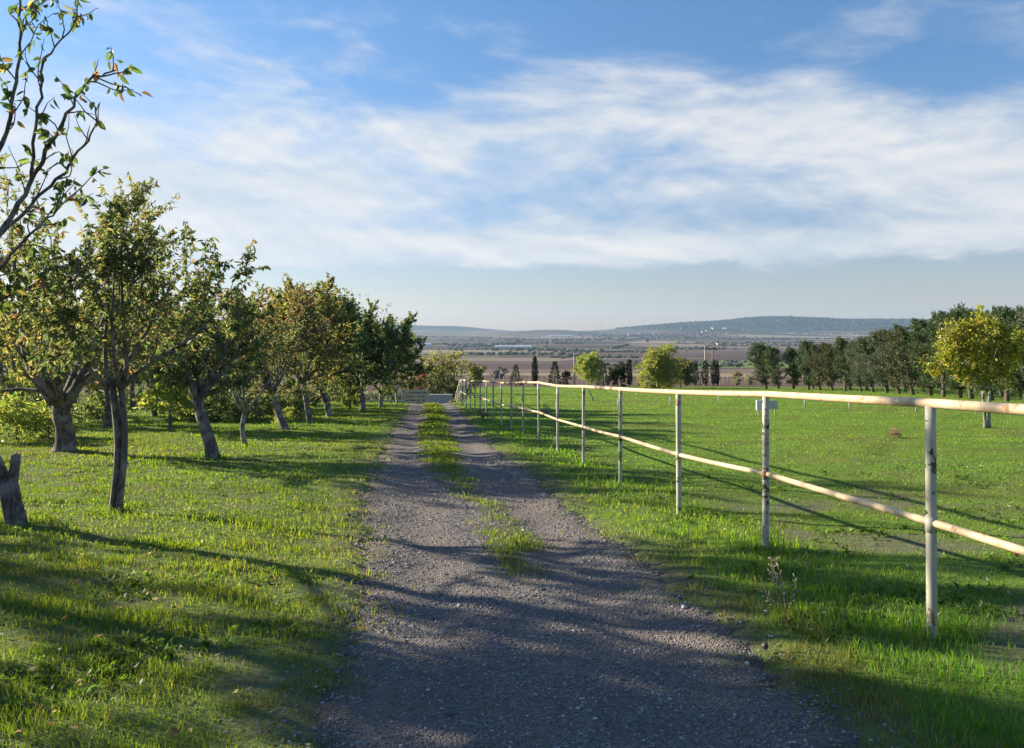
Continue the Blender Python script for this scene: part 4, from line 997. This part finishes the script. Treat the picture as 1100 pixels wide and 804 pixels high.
def house_meshes(w, d, h, rf):
    b = MB(); b.box(-w / 2, w / 2, -d / 2, d / 2, -1, h); a = b.mesh('wall', False)
    c = MB(); e = .4; c.add([(-w / 2 - e, -d / 2 - e, h + .02), (w / 2 + e, -d / 2 - e, h + .02), (w / 2 + e, d / 2 + e, h + .02), (-w / 2 - e, d / 2 + e, h + .02), (-w / 2 - e, 0, h + rf), (w / 2 + e, 0, h + rf)],
          [(0, 1, 5, 4), (2, 3, 4, 5), (3, 2, 1, 0)], [(1, 2, 5), (3, 0, 4)]); return a, c.mesh('roof', False)
M_wall = plain('white_render', (.46, .44, .41), .8, .06, 1.); M_roof = plain('tile_roof', (.28, .13, .09), .9, .2, 2.); M_sheet = plain('pale_sheeting', (.42, .46, .52), .5, .1, .05)
hw, hr = house_meshes(16, 10, 5.5, 3.); hw.materials.append(M_wall); hr.materials.append(M_roof)
vill = [(772, 2900, 'white farmhouse on the dark slope below the wooded hill'), (898, 2500, 'white farmhouse in the brown fields above the pines'), (593, 3600, 'white farm building in the middle of the valley')]
for px, Y0, lb in vill:
    x, y = at(px, Y0); o = empty('farmhouse', (x, y, float(base(x, y))), lb, 'house', 'far white farm buildings', rng.rand() * .6, 1.1)
    for nm, me in (('wall', hw), ('roof', hr)):
        c = bpy.data.objects.new(nm, me); COL.objects.link(c); c.parent = o
rngv = np.random.RandomState(17)
for k in range(26):
    px = 640 + 160 * rngv.rand(); Y0 = 5200 + 900 * rngv.rand(); x, y = at(px, Y0)
    o = empty('village_house', (x, y, float(base(x, y))), 'tiny pale house of the far village under the wooded hill', 'house', 'houses of the far village', rngv.rand() * 3, .9 + .5 * rngv.rand())
    for nm, me in (('wall', hw), ('roof', hr)):
        c = bpy.data.objects.new(nm, me); COL.objects.link(c); c.parent = o
for px, Y0, w, lb in ((551, 2350, 110, 'long pale greenhouse roof in the valley'), (821 - 218, 5000, 150, 'long white shed on the far hillside'), (452, 2700, 70, 'pale sheds in the valley left of the olive yellow tree')):
    x, y = at(px, Y0); o = empty('greenhouse', (x, y, float(base(x, y))), lb, 'greenhouse', None, .04)
    a, c = house_meshes(w, 30, 5, 4); a.materials.append(M_sheet); c.materials.append(M_sheet)
    for nm, me in (('wall', a), ('roof', c)):
        q = bpy.data.objects.new(nm, me); COL.objects.link(q); q.parent = o
for px, Y0, yt, lb in ((535, 6800, 349, 'faint mast on the skyline left of the wooded hill'), (646, 6800, 346, 'taller faint mast where the wooded hill begins'), (676, 7000, 345, 'faint mast on the flank of the wooded hill')):
    x, y = at(px, Y0); g = float(base(x, y)); h = rel_top(yt, Y0) - g; b = MB()
    for sx_, sy_ in ((-1, -1), (1, -1), (1, 1), (-1, 1)): b.tube([(sx_ * 4, sy_ * 4, -2), (sx_ * .8, sy_ * .8, h)], [.9, .7], 4)
    for k in range(5): zz = h * (k + 1) / 6; r = 4 - 3.2 * (k + 1) / 6; b.tube([(-r, -r, zz), (r, -r, zz), (r, r, zz), (-r, r, zz), (-r, -r, zz)], .5, 4)
    b.box(-7, 7, -.5, .5, h * .86, h * .89)
    tag(b.build('lattice_mast', plain('mast_steel', (.3, .3, .32)), loc=(x, y, g)), lb, 'mast', 'masts on the skyline')
x, y = at(458.5, 300); g = float(base(x, y)); h = rel_top(383, 300) - g
b = MB(); b.tube([(0, 0, 0), (0, 0, h - 1.4), (0, 0, h - .8), (0, 0, h)], [.8, .7, .5, .1], 10)
tag(b.build('white_tower', M_wall, loc=(x, y, g)), 'slim white pointed tower above the reddish brown tree', 'tower')

# ------------------------------------------------------------------ air
HZ = MB(); zt = max(ZMAX, 170) + 25
HZ.box(-13400, 13400, -180, 13000, ZMIN - 1.5, zt)
hm, nt = mat('hazy_air'); pv = N(nt, 'ShaderNodeVolumePrincipled'); pv.inputs['Color'].default_value = (.44, .67, 1., 1); pv.inputs['Density'].default_value = 5.2e-5; pv.inputs['Anisotropy'].default_value = .2
o_ = N(nt, 'ShaderNodeOutputMaterial'); L(nt, pv.outputs[0], o_.inputs['Volume'])
hz = HZ.build('haze', hm, smooth_shade=False); tag(hz, 'thin blue haze over the valley', 'haze', kind='stuff')

# ------------------------------------------------------------------ light, sky
SAZ, SEL = R(-66), R(19)
S_ = Vector((math.sin(SAZ) * math.cos(SEL), math.cos(SAZ) * math.cos(SEL), math.sin(SEL)))
sl = bpy.data.lights.new('sun', 'SUN'); sl.energy = 4.8; sl.angle = R(.8); sl.color = (1., .88, .66)
so = bpy.data.objects.new('sun', sl); COL.objects.link(so); so.rotation_euler = S_.to_track_quat('Z', 'Y').to_euler(); so.location = (-40, 20, 30)

w = bpy.data.worlds.new('World'); scene.world = w; w.use_nodes = True; nt = w.node_tree; nt.nodes.clear()
sky = N(nt, 'ShaderNodeTexSky', sky_type='NISHITA', sun_disc=False); sky.sun_elevation = SEL; sky.sun_rotation = SAZ; sky.air_density = 1.; sky.dust_density = .25; sky.ozone_density = 1.5; sky.altitude = 100
tc = N(nt, 'ShaderNodeTexCoord'); sx_ = N(nt, 'ShaderNodeSeparateXYZ'); L(nt, tc.outputs['Generated'], sx_.inputs[0])
hyp = mth(nt, 'MAXIMUM', mth(nt, 'SQRT', mth(nt, 'SUBTRACT', 1., mth(nt, 'MULTIPLY', sx_.outputs['Z'], sx_.outputs['Z']))), .05)
V_ = mth(nt, 'DIVIDE', sx_.outputs['Z'], hyp)                       # tangent of elevation
U_ = mth(nt, 'ARCTAN2', sx_.outputs['X'], sx_.outputs['Y'])         # azimuth from +Y, clockwise
cb = N(nt, 'ShaderNodeCombineXYZ'); L(nt, mth(nt, 'MULTIPLY', U_, 1.), cb.inputs[0]); L(nt, mth(nt, 'ADD', mth(nt, 'MULTIPLY', V_, 2.7), mth(nt, 'MULTIPLY', U_, .22)), cb.inputs[1])
nA = noise(nt, cb.outputs[0], 3.0, 8, .56, .3); nB = noise(nt, cb.outputs[0], 9., 7, .62, .5)
cs = N(nt, 'ShaderNodeMapping'); cs.inputs['Location'].default_value = (.0, -.035, 0.); L(nt, cb.outputs[0], cs.inputs['Vector'])
nA2 = noise(nt, cs.outputs[0], 3.0, 8, .56, .3)
bank = ramp(nt, [(.0, (.0,) * 3), (.085, (.02,) * 3), (.11, (.62,) * 3), (.16, (.62,) * 3), (.25, (.5,) * 3), (.33, (.52,) * 3), (.40, (.32,) * 3), (.52, (.20,) * 3), (1., (.12,) * 3)])
# V_ up to .7 mapped to 0..1, lower edge dipping a little to the left
vv = mth(nt, 'ADD', mth(nt, 'MULTIPLY', V_, 1.25), mth(nt, 'MULTIPLY', mth(nt, 'SUBTRACT', nB.outputs['Fac'], .5), .035)); L(nt, vv, bank.inputs['Fac'])
def blob(u, v, ru, rv, amp):
    a = mth(nt, 'DIVIDE', mth(nt, 'SUBTRACT', U_, u), ru); b = mth(nt, 'DIVIDE', mth(nt, 'SUBTRACT', V_, v), rv)
    d = mth(nt, 'ADD', mth(nt, 'MULTIPLY', a, a), mth(nt, 'MULTIPLY', b, b))
    return mth(nt, 'MULTIPLY', mth(nt, 'EXPONENT', mth(nt, 'MULTIPLY', d, -1.)), amp)
tot = bank.outputs['Color']
for args in ((.21, .285, .24, .055, .34), (-.36, .195, .24, .06, .46), (.42, .185, .28, .05, .36), (.0, .175, .10, .025, -.25), (.25, .20, .2, .02, -.10), (-.05, .105, .5, .02, .15), (-.36, .40, .28, .07, .08), (.15, .42, .4, .06, -.14), (.55, .43, .2, .03, .10), (-.1, .40, .15, .03, .12), (.50, .295, .10, .05, -.38), (.1, .108, .8, .014, .28), (.10, .145, .35, .022, -.16)):
    tot = mth(nt, 'ADD', tot, blob(*args))
den = mth(nt, 'ADD', tot, mth(nt, 'ADD', mth(nt, 'MULTIPLY', mth(nt, 'SUBTRACT', nA.outputs['Fac'], .5), 1.5), mth(nt, 'MULTIPLY', mth(nt, 'SUBTRACT', nB.outputs['Fac'], .5), .62)))
mask = mth(nt, 'MULTIPLY', sstep(nt, den, .25, .86), .90)
shade = mth(nt, 'ADD', mth(nt, 'MULTIPLY', mth(nt, 'SUBTRACT', nA.outputs['Fac'], nA2.outputs['Fac']), 4.5), .60, clamp=True)
cc = mixc(nt, shade, (3.5, 4.05, 4.7), (5.75, 5.6, 5.4))
hs = N(nt, 'ShaderNodeHueSaturation'); hs.inputs['Saturation'].default_value = 1.2; L(nt, sky.outputs['Color'], hs.inputs['Color'])
tn = ramp(nt, [(0., (.65, .575, .675)), (.10, (.71, .65, .79)), (.22, (.82, .87, 1.0)), (.5, (1.0, 1.08, 1.18))]); L(nt, V_, tn.inputs['Fac'])
skc = mixc(nt, 1., hs.outputs['Color'], tn.outputs['Color'], 'MULTIPLY')
final = mixc(nt, mask, skc, cc)
bg = N(nt, 'ShaderNodeBackground'); bg.inputs['Strength'].default_value = .06; L(nt, final, bg.inputs['Color'])
wo = N(nt, 'ShaderNodeOutputWorld'); L(nt, bg.outputs[0], wo.inputs['Surface'])

# ------------------------------------------------------------------ camera, view
cd = bpy.data.cameras.new('camera'); cam = bpy.data.objects.new('camera', cd); COL.objects.link(cam)
cam.location = (0, 0, EYE); cam.rotation_euler = (R(90), 0, 0)
cd.sensor_fit = 'HORIZONTAL'; cd.sensor_width = 36; cd.lens = 36 * F / 1100; cd.shift_y = -(402 - HY) / 1100; cd.clip_start = .05; cd.clip_end = 40000
scene.camera = cam
vs = scene.view_settings; vs.view_transform = 'Standard'; vs.look = 'None'; vs.gamma = 1; vs.exposure = 1.45; vs.use_curve_mapping = False
cy = scene.cycles; cy.max_bounces = 6; cy.diffuse_bounces = 3; cy.glossy_bounces = 2; cy.transmission_bounces = 3; cy.volume_bounces = 0; cy.transparent_max_bounces = 8
cy.use_denoising = True; cy.caustics_reflective = False; cy.caustics_refractive = False; cy.use_adaptive_sampling = True; cy.adaptive_threshold = .01
try: cy.denoiser = 'OPENIMAGEDENOISE'; cy.denoising_prefilter = 'ACCURATE'
except Exception: pass
